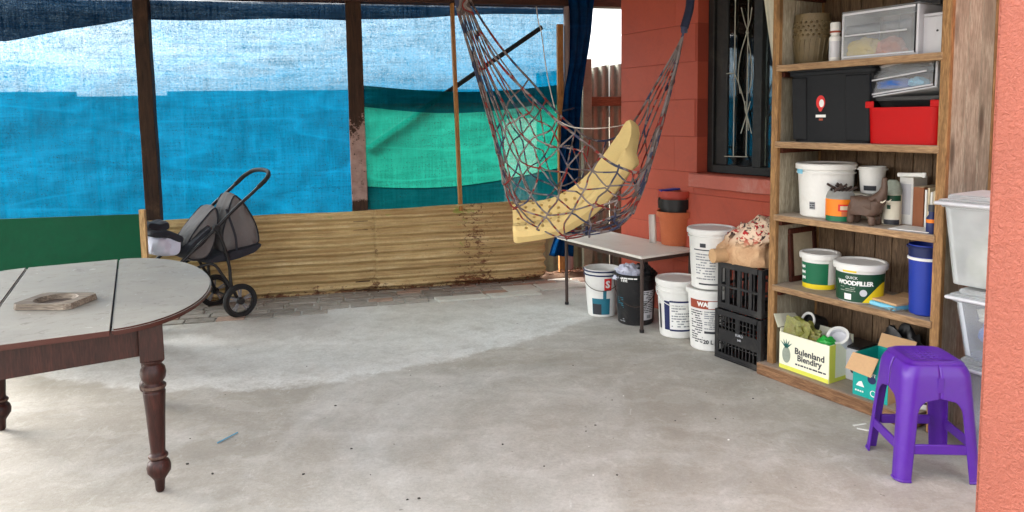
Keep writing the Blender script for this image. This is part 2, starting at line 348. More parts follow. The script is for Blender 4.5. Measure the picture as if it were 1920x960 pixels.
def cord_mat():
    t = NT('hammock_cord'); n = t.noise(8.0, 1, .3); f = t.noise(220, 2, .5)
    c = t.ramp(n, [(.0, lin(66, 70, 92)), (.4, lin(128, 118, 116)), (.5, lin(104, 92, 88)), (.57, lin(128, 46, 42)), (.63, lin(140, 128, 124)), (.72, lin(84, 70, 66))], True)
    return t.done(t.bsdf(t.mix(.4, c, t.mix(1.0, c, t.ramp(f, [(.3, .5), (.7, 1.2)]), 'MULTIPLY')), .8, 0, f, .4, .002, .2))
def table_top_mat():
    t = NT('dusty_dark_table_top'); g = t.noise(4, 6, .7, t.co((1.5, 9, 1), (0, 0, R(27)))); d = t.noise(2.2, 7, .7, dist=1.2); s = t.noise(38, 3, .6)
    c = t.ramp(g, [(.3, lin(78, 64, 56)), (.7, lin(112, 98, 88))])
    c = t.mix(t.ramp(d, [(.3, .5), (.6, .9)]), c, lin(160, 158, 149)); c = t.mix(t.ramp(t.noise(9, 6, .8, dist=2), [(.63, 0.0), (.66, .6)]), c, lin(206, 203, 199)); c = t.mix(t.ramp(t.noise(14, 8, .8, dist=1), [(.36, .5), (.44, 0.0)]), c, lin(96, 84, 76))
    gm = t.n('ShaderNodeNewGeometry'); uz = t.sep(gm.outputs['Normal'])[2]
    c = t.mix(t.ramp(uz, [(.3, 0.0), (.7, 1.0)]), lin(70, 36, 28), c)
    return t.done(t.bsdf(c, t.ramp(d, [(.3, .42), (.7, .7)]), 0, s, .1, .003, .3))
def glass_mat():
    t = NT('window_glass'); tr = t.n('ShaderNodeBsdfTransparent'); tr.inputs[0].default_value = (.62, .7, .68, 1); g = t.n('ShaderNodeBsdfGlossy'); g.inputs['Roughness'].default_value = .03
    fr = t.n('ShaderNodeFresnel'); fr.inputs[0].default_value = 1.55; m = t.n('ShaderNodeMixShader'); t.l(t.math('ADD', fr.outputs[0], .1), m.inputs[0]); t.l(tr.outputs[0], m.inputs[1]); t.l(g.outputs[0], m.inputs[2]); return t.done(m.outputs[0])
def sackcloth():
    t = NT('printed_sack_cloth'); n = t.noise(9, 5, .7, dist=1); f = t.noise(120, 3, .6); x = t.sep()
    c = t.ramp(n, [(.3, lin(170, 128, 92)), (.7, lin(214, 178, 140))])
    z = t.ramp(x[2], [(.1, 0.0), (.17, 1.0)])
    p = t.noise(16, 3, .6, dist=2); c = t.mix(z, c, t.mix(t.ramp(p, [(.5, 0.0), (.54, 1.0)]), lin(222, 196, 170), t.ramp(t.noise(23, 2, .5), [(.47, lin(176, 44, 46)), (.5, lin(60, 46, 44))])))
    return t.done(t.bsdf(c, .85, 0, f, .3, .003, .2))
M = {}
M['concrete'] = concrete(); M['iron'] = rusty_iron()
M['ground'] = plain('garden_ground', (.13, .11, .075), .9, .35, 3, .5)
M['paver_grey'] = plain('grey_paver', lin(150, 145, 136), .8, .25, 14, .5, dirt=.6, dirtcol=(.12, .1, .08), objvar=.16)
M['paver_pink'] = plain('brown_paver', lin(164, 140, 124), .8, .2, 14, .5, dirt=.5, objvar=.15)
M['paver_pale'] = plain('pale_paver', lin(196, 196, 186), .8, .12, 10, .4, dirt=.25)
M['soil'] = plain('dark_soil', lin(88, 66, 48), .95, .5, 22, 1.0)
M['leaf'] = plain('dry_leaf', lin(104, 62, 34), .8, .3, 40, .3, objvar=.4)
M['red'] = plain('red_painted_block', lin(182, 82, 60), .55, .12, 5, .35, dirt=.3, dirtcol=lin(110, 50, 44))
M['mortar'] = plain('red_painted_joint', lin(160, 70, 52), .7, .12, 9, .4)
M['sill'] = plain('red_painted_sill', lin(186, 100, 84), .5, .12, 7, .3, dirt=.35, dirtcol=lin(206, 176, 164))
M['stucco'] = stucco('terracotta_stucco', lin(140, 76, 60), 85, .7)
M['post'] = peeling_post(); M['post_dark'] = dark_post()
M['beam'] = wood('dark_beam', lin(74, 46, 34), lin(34, 20, 14), axis='x')
M['batten'] = wood('tan_batten', lin(184, 130, 72), lin(128, 82, 40), axis='z', stain=.3)
M['shelf_edge'] = wood('shelf_timber', lin(188, 152, 112), lin(122, 92, 64), axis='x', dust=.75)
M['upright'] = wood('upright_timber', lin(184, 140, 90), lin(118, 84, 50), axis='z', knots=.6)
M['side'] = wood('weathered_side_board', lin(196, 188, 166), lin(138, 126, 106), axis='z', knots=.9, stain=.75)
M['back'] = wood('dark_back_board', lin(128, 104, 78), lin(72, 52, 36), axis='z', stain=.6)
M['plinth'] = wood('plinth_timber', lin(150, 112, 80), lin(92, 62, 40), axis='x', dust=.6)
M['roofwood'] = wood('rafter_timber', lin(110, 80, 56), lin(60, 40, 28), axis='y')
M['rooftin'] = plain('roof_sheet', lin(150, 148, 142), .5, .1, 3, .2)
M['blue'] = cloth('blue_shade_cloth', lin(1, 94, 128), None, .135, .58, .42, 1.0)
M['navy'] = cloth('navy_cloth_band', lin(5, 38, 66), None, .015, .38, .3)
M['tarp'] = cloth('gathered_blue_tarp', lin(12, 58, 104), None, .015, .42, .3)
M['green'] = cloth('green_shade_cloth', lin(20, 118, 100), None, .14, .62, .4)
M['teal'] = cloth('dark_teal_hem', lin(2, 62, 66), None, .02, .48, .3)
M['nfence'] = plain('weathered_grey_fence', lin(78, 72, 64), .8, .2, 4, .3, objvar=.1)
M['nfence2'] = plain('weathered_corrugated_fence', lin(122, 124, 112), .7, .22, 5, .3, dirt=.5, dirtcol=lin(80, 74, 60))
M['rail'] = wood('fence_rail', lin(122, 84, 62), lin(80, 52, 38), axis='x')
M['pipe'] = plain('grey_pipe', lin(134, 112, 108), .5, .12, 8, .2)
M['blackpole'] = plain('black_pole', lin(20, 26, 30), .9, .1, 12, .1)
M['whitecord'] = plain('white_cord', lin(214, 210, 200), .8, .1, 30, .2)
M['greenboard'] = plain('green_painted_board', lin(4, 66, 42), .7, .2, 3, .2, spec=.15, dirt=.2, dirtcol=lin(34, 96, 70))
M['paleedge'] = wood('pale_edge_timber', lin(196, 162, 110), lin(140, 108, 70), axis='z')
M['tabletop'] = table_top_mat()
M['mahog'] = wood('mahogany', lin(66, 32, 25), lin(34, 15, 12), .4, 'z', stain=.4, objvar=.04)
M['mahog_dust'] = wood('dusty_mahogany', lin(104, 82, 70), lin(66, 44, 36), .6, 'z', stain=.3, objvar=.04)
M['oldwood'] = wood('pale_carved_wood', lin(166, 152, 134), lin(84, 70, 58), axis='x', stain=.8)
M['darker'] = plain('darker_wood', lin(70, 58, 50), .8, .3, 20, .4)  # floor of the tray's hollow, a darker brown than the tray
M['cord'] = cord_mat(); M['navyrope'] = plain('navy_rope', lin(30, 36, 58), .8, .3, 40, .5)
M['foam'] = plain('yellow_foam', lin(230, 202, 136), .85, .07, 12, .35, dirt=.15, dirtcol=lin(190, 150, 90))
M['rubber'] = plain('black_rubber', lin(26, 26, 27), .7, .2, 20, .3); M['blackmetal'] = plain('black_metal', lin(22, 23, 26), .35, .15, 15, .1)
M['spoke'] = plain('grey_spoke', lin(120, 120, 122), .4, .1, 15, .1)
M['greyfab'] = plain('grey_fabric', lin(106, 103, 102), .9, .14, 9, .5); M['darkfab'] = plain('dark_fabric', lin(38, 39, 46), .85, .2, 12, .5)
M['lilac'] = plain('pale_cloth', lin(200, 202, 218), .8, .06, 8, .3)
M['whitetop'] = plain('white_laminate', lin(222, 218, 208), .4, .07, 4, .1, dirt=.35, dirtcol=lin(176, 160, 134))
M['steel'] = plain('brown_steel', lin(64, 50, 44), .45, .2, 20, .2)
M['terra'] = plain('terracotta', lin(190, 104, 66), .8, .12, 9, .3, dirt=.25, dirtcol=lin(214, 150, 116)); M['redpot'] = plain('red_plastic_pot', lin(176, 66, 50), .5, .1, 8, .1)
M['blackpl'] = plain('black_plastic', lin(24, 24, 26), .38, .25, 9, .2, dirt=.3, dirtcol=lin(96, 92, 86)); M['blacktub'] = plain('black_tub_plastic', lin(12, 14, 18), .55, .15, 5, .15, spec=.25, dirt=.12, dirtcol=lin(46, 48, 52))
M['white'] = plain('white_plastic', lin(224, 223, 218), .4, .06, 6, .1, dirt=.32, dirtcol=lin(178, 166, 146)); M['whiteclean'] = plain('white_label', lin(232, 232, 228), .5, .03, 8, .05)
M['cream'] = plain('cream_cloth', lin(222, 216, 196), .85, .06, 8, .4)
M['ink'] = plain('dark_print', lin(52, 54, 60), .5, .15, 30, .05); M['greyink'] = plain('grey_print', lin(136, 138, 142), .5, .15, 30, .05); M['navyink'] = plain('navy_print', lin(28, 38, 84), .5, .1, 20, .05)
M['redink'] = plain('red_print', lin(206, 36, 34), .5, .1, 20, .05); M['tealink'] = plain('teal_print', lin(36, 110, 130), .5, .2, 14, .05); M['brownred'] = plain('red_brown_print', lin(150, 66, 44), .5, .2, 14, .05)
M['sack'] = sackcloth(); M['kraft'] = plain('kraft_paper', lin(196, 158, 116), .8, .1, 8, .5)
M['clear'] = plastic_clear('clear_plastic', (.9, .92, .94), .13); M['frost'] = plastic_clear('frosted_plastic', (.88, .9, .9), .3, .35)
M['greyplastic'] = plain('pale_grey_plastic', lin(196, 196, 200), .4, .05, 6, .1)
M['redtub'] = plain('red_tub', lin(178, 2, 4), .5, .06, 5, .1, spec=.2); M['yellow'] = plain('yellow_print', lin(226, 200, 30), .5, .08, 9, .1); M['yelcloth'] = plain('yellow_cloth', lin(210, 176, 60), .85, .3, 24, .8)
M['darkgreen'] = plain('green_print', lin(10, 100, 66), .45, .1, 9, .1); M['deepgreen'] = plain('deep_green_print', lin(16, 66, 44), .45, .1, 9, .1)
M['blueitem'] = plain('blue_plastic_wrap', lin(34, 98, 178), .4, .3, 22, .5); M['cyanitem'] = plain('cyan_label', lin(130, 200, 226), .45, .15, 22, .2)
M['bluebin'] = plain('blue_bin', lin(24, 52, 150), .4, .08, 6, .1); M['bluerim'] = plain('dark_blue_rim', lin(16, 30, 78), .45, .1, 6, .1)
M['orange'] = plain('orange_label', lin(238, 128, 24), .5, .1, 14, .1); M['jarglass'] = plastic_clear('jar_glass', (.7, .7, .66), .35, .12)
M['bronze'] = plain('dull_glass_bronze', lin(112, 96, 66), .35, .4, 26, .9, spec=.6)
M['elephant'] = plain('brown_carved_wood', lin(88, 68, 56), .5, .25, 16, .5); M['book'] = plain('brown_book', lin(140, 84, 52), .6, .1, 10, .1); M['paper'] = plain('grey_paper', lin(168, 168, 172), .7, .06, 9, .1)
M['page'] = plain('book_pages', lin(206, 190, 160), .8, .12, 60, .3); M['lightblue'] = plain('light_blue_cover', lin(104, 180, 206), .5, .1, 10, .1)
M['frame_red'] = wood('red_brown_frame', lin(96, 48, 32), lin(56, 24, 16), axis='z'); M['picture'] = plain('faded_print', lin(190, 176, 148), .6, .22, 6, .1)
M['boxcard'] = plain('printed_pale_card', lin(232, 230, 206), .6, .05, 9, .1); M['boxyel'] = plain('yellow_card', lin(216, 216, 84), .6, .08, 12, .1); M['teal_card'] = plain('teal_card', lin(10, 156, 146), .5, .06, 9, .1)
M['pinegreen'] = plain('print_green', lin(30, 96, 88), .6, .2, 24, .1); M['pinegrey'] = plain('print_grey_green', lin(146, 154, 140), .6, .3, 60, .1)
M['packet'] = plain('green_yellow_packet', lin(122, 122, 56), .35, .7, 16, .6, dirt=.7, dirtcol=lin(120, 72, 40)); M['greenpack'] = plain('bright_green_packet', lin(40, 158, 62), .4, .2, 12, .4)
M['purple'] = plain('purple_plastic', lin(82, 30, 148), .36, .10, 5, .08, spec=.5, dirt=.16, dirtcol=lin(150, 120, 180))
M['pegwhite'] = plain('white_scrap', lin(232, 230, 224), .6, .05, 20, .1); M['straw'] = plain('blue_straw', lin(96, 160, 190), .5, .1, 20, .1); M['chip'] = plain('dark_chip', lin(58, 54, 50), .8, .3, 20, .2)
M['blackframe'] = plain('black_window_frame', lin(34, 34, 34), .5, .25, 9, .3, dirt=.3, dirtcol=lin(84, 80, 72)); M['glass'] = glass_mat()
M['whiterod'] = plain('white_rod', lin(176, 174, 160), .5, .1, 20, .1); M['curtain'] = plain('brown_curtain', lin(120, 108, 88), .9, .2, 6, .5); M['dark'] = plain('room_reflection_tint', lin(88, 92, 84), .9, .2, 4, .1)  # room back tinted grey-green to stand for reflections in the window glass
M['keys'] = plain('key_metal', lin(170, 160, 140), .35, .3, 30, .2, metal=.7)
# ================================================================ the setting
mb = MB(); mb.grid(lambda u, v: Vector(((u - .5) * 900, (v - .4) * 900, -.16)), 24, 24)
struct(mb.build('ground', M['ground']))
# concrete slab, in world coordinates; its far edge follows the fence
def slab():
    mb = MB(); a = F.wor(-6, .12); b = F.wor(3.6, .12); c = Vector((4.2, -3.0, 0)); d = Vector((-6.5, -3.0, 0))
    P = [(a.x, a.y), (b.x, b.y), (5.0, 5.0), (c.x, c.y), (d.x, d.y)]
    mb.prism(P, -.15, 0, 'z'); return mb
floor = struct(slab().build('patio_floor', M['concrete']))
# paving strip along the fence: each paver a piece of the floor
rows = [(-.045, -.125), (-.13, -.215), (-.22, -.31), (-.315, -.42), (-.425, -.53), (-.535, -.645)]
k = 0
for ri, (ya, yb) in enumerate(rows):
    x = -1.1 + random.random() * .2; xe = [3.0, 2.95, 2.2, 2.0, 1.25, .55][ri]
    while x < xe:
        L = random.choice((.19, .2, .21, .22)) * (1.3 if ri in (2, 3) and x > 1.2 else 1)
        z1 = .007 + random.random() * .007
        m = random.choice(('paver_grey',) * 7 + ('paver_pink',)); g = .004 + random.random() * .006
        mb = MB(); A = [(x + g, yb + g), (x + L - g, yb + g + random.uniform(-.003, .003)), (x + L - g, ya - g), (x + g, ya - g)]
        Pw = [F.wor(*q) for q in A]; mb.prism([(p.x, p.y) for p in Pw], -.01, z1, 'z')
        mb.build('paver', M[m], floor, bevel=.003); x += L
for (x0, x1, y0, y1) in ((1.45, 1.86, -.56, -.43), (2.05, 2.32, -.43, -.23), (2.34, 2.75, -.42, -.23), (1.88, 2.3, -.56, -.44)):
    Pw = [F.wor(*q) for q in ((x0, y0), (x1, y0), (x1 - .03, y1), (x0 - .03, y1))]
    MB().prism([(p.x, p.y) for p in Pw], -.01, .015, 'z').build('paver', M['paver_pale'], floor, bevel=.003)
# soil and dead leaves heaped at the foot of the fence
def soilfn(u, v):
    x = .9 + u * 2.1; y = -.07 + v * .26; h = (.012 + .09 * max(0, (u - .45)) * (1.0 if u < .98 else .2)) * math.sin(math.pi * min(1, v * 1.15 + .02)) + .02 * nz(x * 9, y * 20) * math.sin(math.pi * v)
    p = F.wor(x, y, max(.0, h) - .004 * (1 if v in (0, 1) else 0)); return p
o = stuff(MB().grid(soilfn, 90, 12).build('soil', M['soil'], smooth=60)); tag(o, 'strip of dark soil heaped at the foot of the corrugated iron', 'soil')
mb = MB()
for i in range(420):
    x = 1.0 + 1.95 * random.random() ** .6; y = random.uniform(-.14, .06); p = F.wor(x, y, .018 + (.055 * max(0, x - 1.9)) + random.random() * .02)
    s = random.uniform(.008, .024); E3 = Matrix.Translation(p) @ Matrix.Rotation(random.random() * 6.3, 4, 'Z') @ Matrix.Rotation(random.uniform(-.7, .7), 4, 'X')
    mb.add([E3 @ Vector(q) for q in ((-s, 0, 0), (0, -s * .45, s * .15), (s, 0, 0), (0, s * .45, s * .15))], [(0, 1, 2, 3)])
o = stuff(mb.build('leaf_litter', M['leaf'])); tag(o, 'dead brown leaves scattered along the foot of the corrugated iron', 'leaves')

# ---------------------------------------------------------------- back fence
FO = F.wor(0, 0, 0)
def fthing(name, label, cat, group=None): return thing(name, label, cat, FO, F.a, group)
def fone(name, mb, mat, label, cat, group=None, **kw):
    o = mb.build(name, mat, None, **kw); o.location = FO; o.rotation_euler = (0, 0, F.a); return tag(o, label, cat, group)
def wobble(mb, a=.004, s=2.0):
    mb.v = [(x + a * nz(z * s, x), y + a * nz(z * s + 9, y), z) for x, y, z in mb.v]; return mb
def tallbox(x0, x1, y0, y1, z0, z1, n=14, lean=0.0):
    mb = MB(); zs = [z0 + (z1 - z0) * i / n for i in range(n + 1)]
    for z in zs:
        d = lean * (z - z0); mb.v += [(x0 + d, y0, z), (x1 + d, y0, z), (x1 + d, y1, z), (x0 + d, y1, z)]
    for i in range(n):
        for q in range(4): mb.f.append((4 * i + q, 4 * i + (q + 1) % 4, 4 * i + 4 + (q + 1) % 4, 4 * i + 4 + q))
    mb.f += [(3, 2, 1, 0), tuple(4 * n + q for q in range(4))]; return mb
BEAM_Z = 2.43
for (pa, pb, lab, pm) in (((272, 300), (246, 273), 'dark brown fence post rising behind the folded stroller', 'post_dark'), ((661, 690), (650, 681), 'tall fence post dark above with pinkish paint peeling below', 'post')):
    x0 = F.hit(pa[0], 400, 0)[0]; x1 = F.hit(pa[1], 400, 0)[0]
    fone('fence_post', wobble(tallbox(x0, x1, .0, .1, -.02, BEAM_Z, 30), .004, 3), M[pm], lab, 'post', 'dark posts of the back fence', bevel=.004)
x0 = F.hit(857, 380, 0)[0]; x1 = F.hit(871, 380, 0)[0]
bt = fthing('timber_batten', 'thin tan timber batten nailed upright before the green shade cloth', 'batten')
mbx = MB(); s0, s1 = F.hit(847, 25, -.03), F.hit(864, 384, -.03)
MB().bar((s1[0], -.012, .66), (s0[0] + .005, -.012, BEAM_Z), .03, .058, (0, 1, 0)).build('batten', M['batten'], bt, bevel=.002)
for z in (.75, 1.3, 2.2): MB().lathe([(.005, 0), (.005, .004), (.002, .005)], 8, Matrix.Translation((s1[0] + (s0[0] - s1[0]) * (z - .66) / (BEAM_Z - .66), -.027, z)) @ Matrix.Rotation(R(90), 4, 'X')).build('nail_head', M['steel'], bt)
x0 = F.hit(1046, 120, .02)[0]; x1 = F.hit(1057, 120, .02)[0]; zt = F.hit(1050, 45, .02)[1]
fone('short_batten', tallbox(x0, x1, .02, .06, .0, zt, 8), M['batten'], 'short tan batten standing beside the grey pipe post', 'batten', bevel=.002)
xp = F.hit(1064, 60, .05)[0]
pp = fthing('pipe_post', 'slim grey metal pipe post beside the gathered blue tarp', 'post')
MB().tube([(xp, .05, -.02), (xp + .004, .05, BEAM_Z)], .038, 18).build('pipe', M['pipe'], pp, smooth=40)
MB().lathe([(.043, 0), (.043, .03)], 18, Matrix.Translation((xp + .003, .05, 1.75))).build('collar', M['pipe'], pp, bevel=.002)
# top beam
fone('roof_beam', wobble(MB().box(-4.2, 4.0, -.02, .12, BEAM_Z, BEAM_Z + .16), .003), M['beam'], 'dark timber beam carrying the roof edge along the back fence', 'beam', bevel=.006)
# corrugated sheets laid with their ridges level
def sheet(x0, x1, y, top, edge=None, ph=0.0):
    def fn(u, v):
        xe = x1 if edge is None else edge(v); x = x0 + (xe - x0) * u; tz = top[0] + (top[1] - top[0]) * (x - x0) / (x1 - x0)
        z = -.012 + (tz + .012) * v
        return Vector((x, y + .018 * math.sin(2 * math.pi * z / .074 + ph) + .006 * nz(x * 1.7, z * 3, 4), z + .006 * nz(x * 2.2, 7, 1)))
    mb = MB(); mb.grid(fn, 70, 96); return mb
sx = F.hit(704, 470, -.03)[0]
s1 = sheet(F.hit(290, 430, -.03)[0] - 1.2, sx + .05, -.018, (.69, .695), None, .5)
fone('corrugated_sheet', s1, M['iron'], 'beige corrugated iron sheet fixed low behind the stroller', 'iron sheet', 'corrugated sheets of the back fence', smooth=60, solid=.0012)
ex = F.hit(1022, 480, -.03)[0]
def torn(v):
    r = .0
    if v < .12: r = .16 * (1 - v / .12) ** 2
    return ex - r + .03 * nz(v * 5, 3) + .018 * nz(v * 17, 8) - (.10 * max(0, v - .8) * 5)
s2 = sheet(sx, ex, -.034, (.70, .735), torn, .5)
fone('corrugated_sheet', s2, M['iron'], 'beige corrugated iron sheet with rust holes and torn end, under the foam cushion', 'iron sheet', 'corrugated sheets of the back fence', smooth=60, solid=.0012)
# ---------------------------------------------------------------- shade cloths
def drape(xa, xb, za, zb, y, amp=.03, nx=90, nzn=50, seed=0.0, sag=0.0, zafn=None, zbfn=None):
    def fn(u, v):
        x = xa + (xb - xa) * u; z0 = zafn(u) if zafn else za; z1 = zbfn(u) if zbfn else zb; z = z0 + (z1 - z0) * v
        yy = y + amp * nz(x * 1.1 + seed, z * .6, 2) + amp * .5 * nz(x * 2.4 + z * 1.5 + seed, z * 2.2, 5) + amp * .16 * nz(x * 9, z * 7, seed) + amp * .35 * abs(nz(x * 1.3 - z * 2.2 + seed, x * .7 + z * .6, 8)) - amp * .3 * abs(nz(x * 2.6 + z * 1.1, z * .8, seed + 3))
        return Vector((x, yy, z - sag * math.sin(math.pi * u) * (1 - v)))
    mb = MB(); mb.grid(fn, nx, nzn); return mb
xl = -2.9; xm = F.hit(668, 250, .13)[0]; xr = F.hit(1062, 100, .13)[0]
fone('shade_cloth', drape(xl, F.hit(272, 250, .13)[0], .62, BEAM_Z, .18, .06, 90, 70, 1), M['blue'], 'blue shade cloth above the dark green board', 'shade cloth', 'blue shade cloths of the back fence', smooth=80)
fone('shade_cloth', drape(F.hit(272, 250, .13)[0] + .004, xm, .62, BEAM_Z, .18, .055, 90, 70, 12), M['blue'], 'blue shade cloth stretched behind the stroller handle', 'shade cloth', 'blue shade cloths of the back fence', smooth=80)
zlow = F.hit(800, 172, .2)[1]
fone('shade_cloth', drape(xm + .004, xr + .04, zlow - .1, BEAM_Z, .2, .03, 90, 40, 25), M['blue'], 'pale blue shade cloth above the green one, behind the hammock cords', 'shade cloth', 'blue shade cloths of the back fence', smooth=80)
# navy bands folded over the top
def zpx(px, py, d=.12): return F.hit(px, py, d)[1]
def band(p0, p1, ys, lab):
    a, b = F.hit(p0, 20, .115)[0], F.hit(p1, 20, .115)[0]
    lo = lambda u: zpx(p0 + (p1 - p0) * u, ys(u), .115)
    fone('cloth_band', drape(a, b, 0, 0, .115, .012, 60, 8, p0, 0, lo, lambda u: BEAM_Z), M['navy'], lab, 'cloth band', 'navy bands along the top of the shade cloths', smooth=80)
band(-60, 262, lambda u: 76 - 42 * min(1, max(0, (u - .2) / .75)) ** 1.1 + 1.5 * math.sin(u * 9), 'navy cloth band sloping above the cloth over the green board')
band(263, 666, lambda u: 36 + 2 * math.sin(u * 7) + 1.5 * u, 'navy cloth band hanging level between the two dark posts')
band(667, 1062, lambda u: 36 - 12 * u + 2 * math.sin(u * 8), 'navy cloth band over the cloth behind the hammock')
# green cloth with dark hems
xa, xb = F.hit(684, 300, .1)[0], F.hit(1072, 300, .1)[0]
def gz(px, py): return F.hit(px, py, .1)[1]
gr = fthing('green_shade_cloth', 'bright green shade cloth with dark teal hems hanging slack', 'shade cloth')
top = lambda u: gz(684 + 388 * u, 160 + 14 * math.sin(math.pi * u) - 4 * u); mid = lambda u: gz(684 + 388 * u, 200 + 14 * math.sin(math.pi * min(1, u * 1.2)) - 4 * u)
low = lambda u: gz(684 + 388 * u, 350 + 6 * math.sin(math.pi * u * 1.4) - 34 * u * u); bot = lambda u: gz(684 + 388 * u, 392)
drape(xa, xb, 0, 0, .1, .035, 90, 50, 40, 0, low, mid).build('cloth_panel', M['green'], gr, smooth=80)
drape(xa, xb, 0, 0, .092, .03, 90, 14, 40, 0, mid, top).build('upper_hem', M['teal'], gr, smooth=80)
drape(xa, xb, 0, 0, .092, .03, 90, 14, 40, 0, bot, lambda u: low(u) + .004).build('lower_hem', M['teal'], gr, smooth=80)
# black pole slung between the cloths and the cord that holds it
pz0 = F.hit(686, 278, .145); pz1 = F.hit(1016, 51, .13)
pl = fthing('slanting_pole', 'black pole slung at a slant behind the green cloth', 'pole')
MB().tube([(pz0[0], .15, pz0[1]), (pz1[0], .13, pz1[1])], .021, 12).build('pole', M['blackpole'], pl, smooth=40)
c0 = F.hit(1006, -30, .02); c1 = F.hit(1012, 52, .1); c2 = F.hit(1042, 212, -.15)
MB().tube(smoothpath([(c0[0], .05, BEAM_Z + .02), (c1[0], .13, pz1[1] + .026), (c1[0] + .01, .09, pz1[1] - .04), (F.hit(1026, 140, .0)[0], .0, F.hit(1026, 140, .0)[1]), (c2[0], -.15, c2[1])], 6), .0045, 6).build('cord', M['whitecord'], pl, smooth=60)
# gathered tarp
kn = [(0, 1066, 1113), (60, 1068, 1108), (120, 1068, 1098), (180, 1058, 1090), (230, 1052, 1086), (300, 1050, 1084), (360, 1052, 1082), (430, 1046, 1076), (480, 1030, 1074)]
def tarp(u, v):
    y = 480 * (1 - v) - 4 * v; i = 0
    while i < len(kn) - 2 and y > kn[i + 1][0]: i += 1
    t = max(0, min(1, (y - kn[i][0]) / (kn[i + 1][0] - kn[i][0]))); a = kn[i][1] + (kn[i + 1][1] - kn[i][1]) * t; b = kn[i][2] + (kn[i + 1][2] - kn[i][2]) * t
    x, z = F.hit(a + (b - a) * u, y, -.04); return Vector((x + .004 * nz(z * 9, u * 3), -.04 + .022 * math.sin(u * 17 + 2.5 * nz(z * 2)) * (1.1 - .4 * v) + .01 * nz(z * 6, u * 4), max(z, .1)))
fone('gathered_tarp', MB().grid(tarp, 44, 60), M['tarp'], 'dark blue tarp gathered into folds beside the pipe post', 'tarp', smooth=80, solid=.002)
xk, zk = F.hit(1066, 205, -.05)
mb = MB(); mb.tube([(xk + .05 * math.cos(a), -.04 + .045 * math.sin(a), zk + .012 * math.cos(a)) for a in [i * math.pi / 8 for i in range(16)]], .008, 6, closed=True)
fone('tarp_tie', mb, M['navyrope'], 'dark cord tied round the gathered blue tarp', 'cord', smooth=60)
# fence beyond the gap: upright corrugated sheets and a rail
gf = fthing('corrugated_fence', 'upright corrugated fence beyond the gap by the red house', 'fence')
for i, (xa_, xb_, zt_) in enumerate(((2.55, 3.0, 1.90), (3.005, 3.28, 1.93), (3.285, 3.62, 1.97), (3.625, 4.4, 2.0))):
    mb = MB(); mb.grid(lambda u, v: Vector((xa_ + (xb_ - xa_) * u, .47 + .012 * math.sin((xa_ + (xb_ - xa_) * u) * 2 * math.pi / .085), -.15 + (zt_ + .05 * (u - .5) + .15) * v)), 40, 4)
    mb.build('panel', M['nfence2'], gf, smooth=70, solid=.0015)
zr = F.hit(1130, 190, .43)[1]; MB().box(2.5, 4.4, .41, .45, zr - .045, zr + .045).build('rail', M['rail'], gf, bevel=.004); MB().box(2.5, 4.4, .41, .45, .3, .38).build('rail', M['rail'], gf, bevel=.004)
for xq in (3.02, 3.62): MB().box(xq - .045, xq + .045, .35, .41, -.16, 2.0).build('post', M['nfence2'], gf, bevel=.004)
# neighbour's paling fence seen through the cloth
nf = fthing('paling_fence', "grey paling fence standing behind the shade cloths", 'fence')
ztop = F.hit(400, 170, 2.4)[1]; pal = MB().box(0, .156, 2.4, 2.412, -.16, ztop).mesh('paling', bevel=.003)
x = -8.0; i = 0
while x < 2.6:
    o = link('paling', pal, M['nfence'], nf); o.location = (x, .014 * (i % 2), random.uniform(-.004, .002) - (.05 if -2.0 < x < -1.2 else 0)); x += .15; i += 1
for z in (.3, 1.4): MB().box(-8, 2.7, 2.42, 2.46, z, z + .08).build('rail', M['nfence'], nf)

# ---------------------------------------------------------------- patio roof (above the frame; it shades the back of the patio)
rf = thing('patio_roof', 'flat patio roof on timber rafters over the back of the yard', 'roof')
Z0 = BEAM_Z + .163
P = [F.wor(-4.2, .45), F.wor(3.2, .45), Vector((1.7, 4.3, 0)), Vector((1.75, ROOF_Y, 0)), Vector((-6.2, ROOF_Y, 0)), Vector((-6.2, 5.1, 0))]
MB().prism([(p.x, p.y) for p in P], Z0 + .125, Z0 + .145, 'z').build('roof_sheet', M['rooftin'], rf)
for px_, L_ in ((-6.1, 0), (-5.0, 0), (-4.0, 0), (-3.1, 0), (-2.2, 0), (-1.3, 0), (-.42, 1), (.5, 0), (1.36, 1)):
    yb_ = 7.0 if px_ < .6 else 5.3
    fy = F.wor(0, .3).y + (px_ - F.wor(0, .3).x) * math.tan(F.a)
    MB().box(px_ - .035, px_ + .035, ROOF_Y + .03, min(fy, 6.6), Z0, Z0 + .124).build('rafter', M['roofwood'], rf, bevel=.003)
MB().box(-6.2, 1.75, ROOF_Y - .03, ROOF_Y - .002, Z0 - .03, Z0 + .15).build('fascia', M['beam'], rf)
for xq in (-6.1,):
    MB().box(xq - .06, xq + .06, ROOF_Y + .05, ROOF_Y + .17, 0, Z0 - .004).build('post', M['roofwood'], rf)

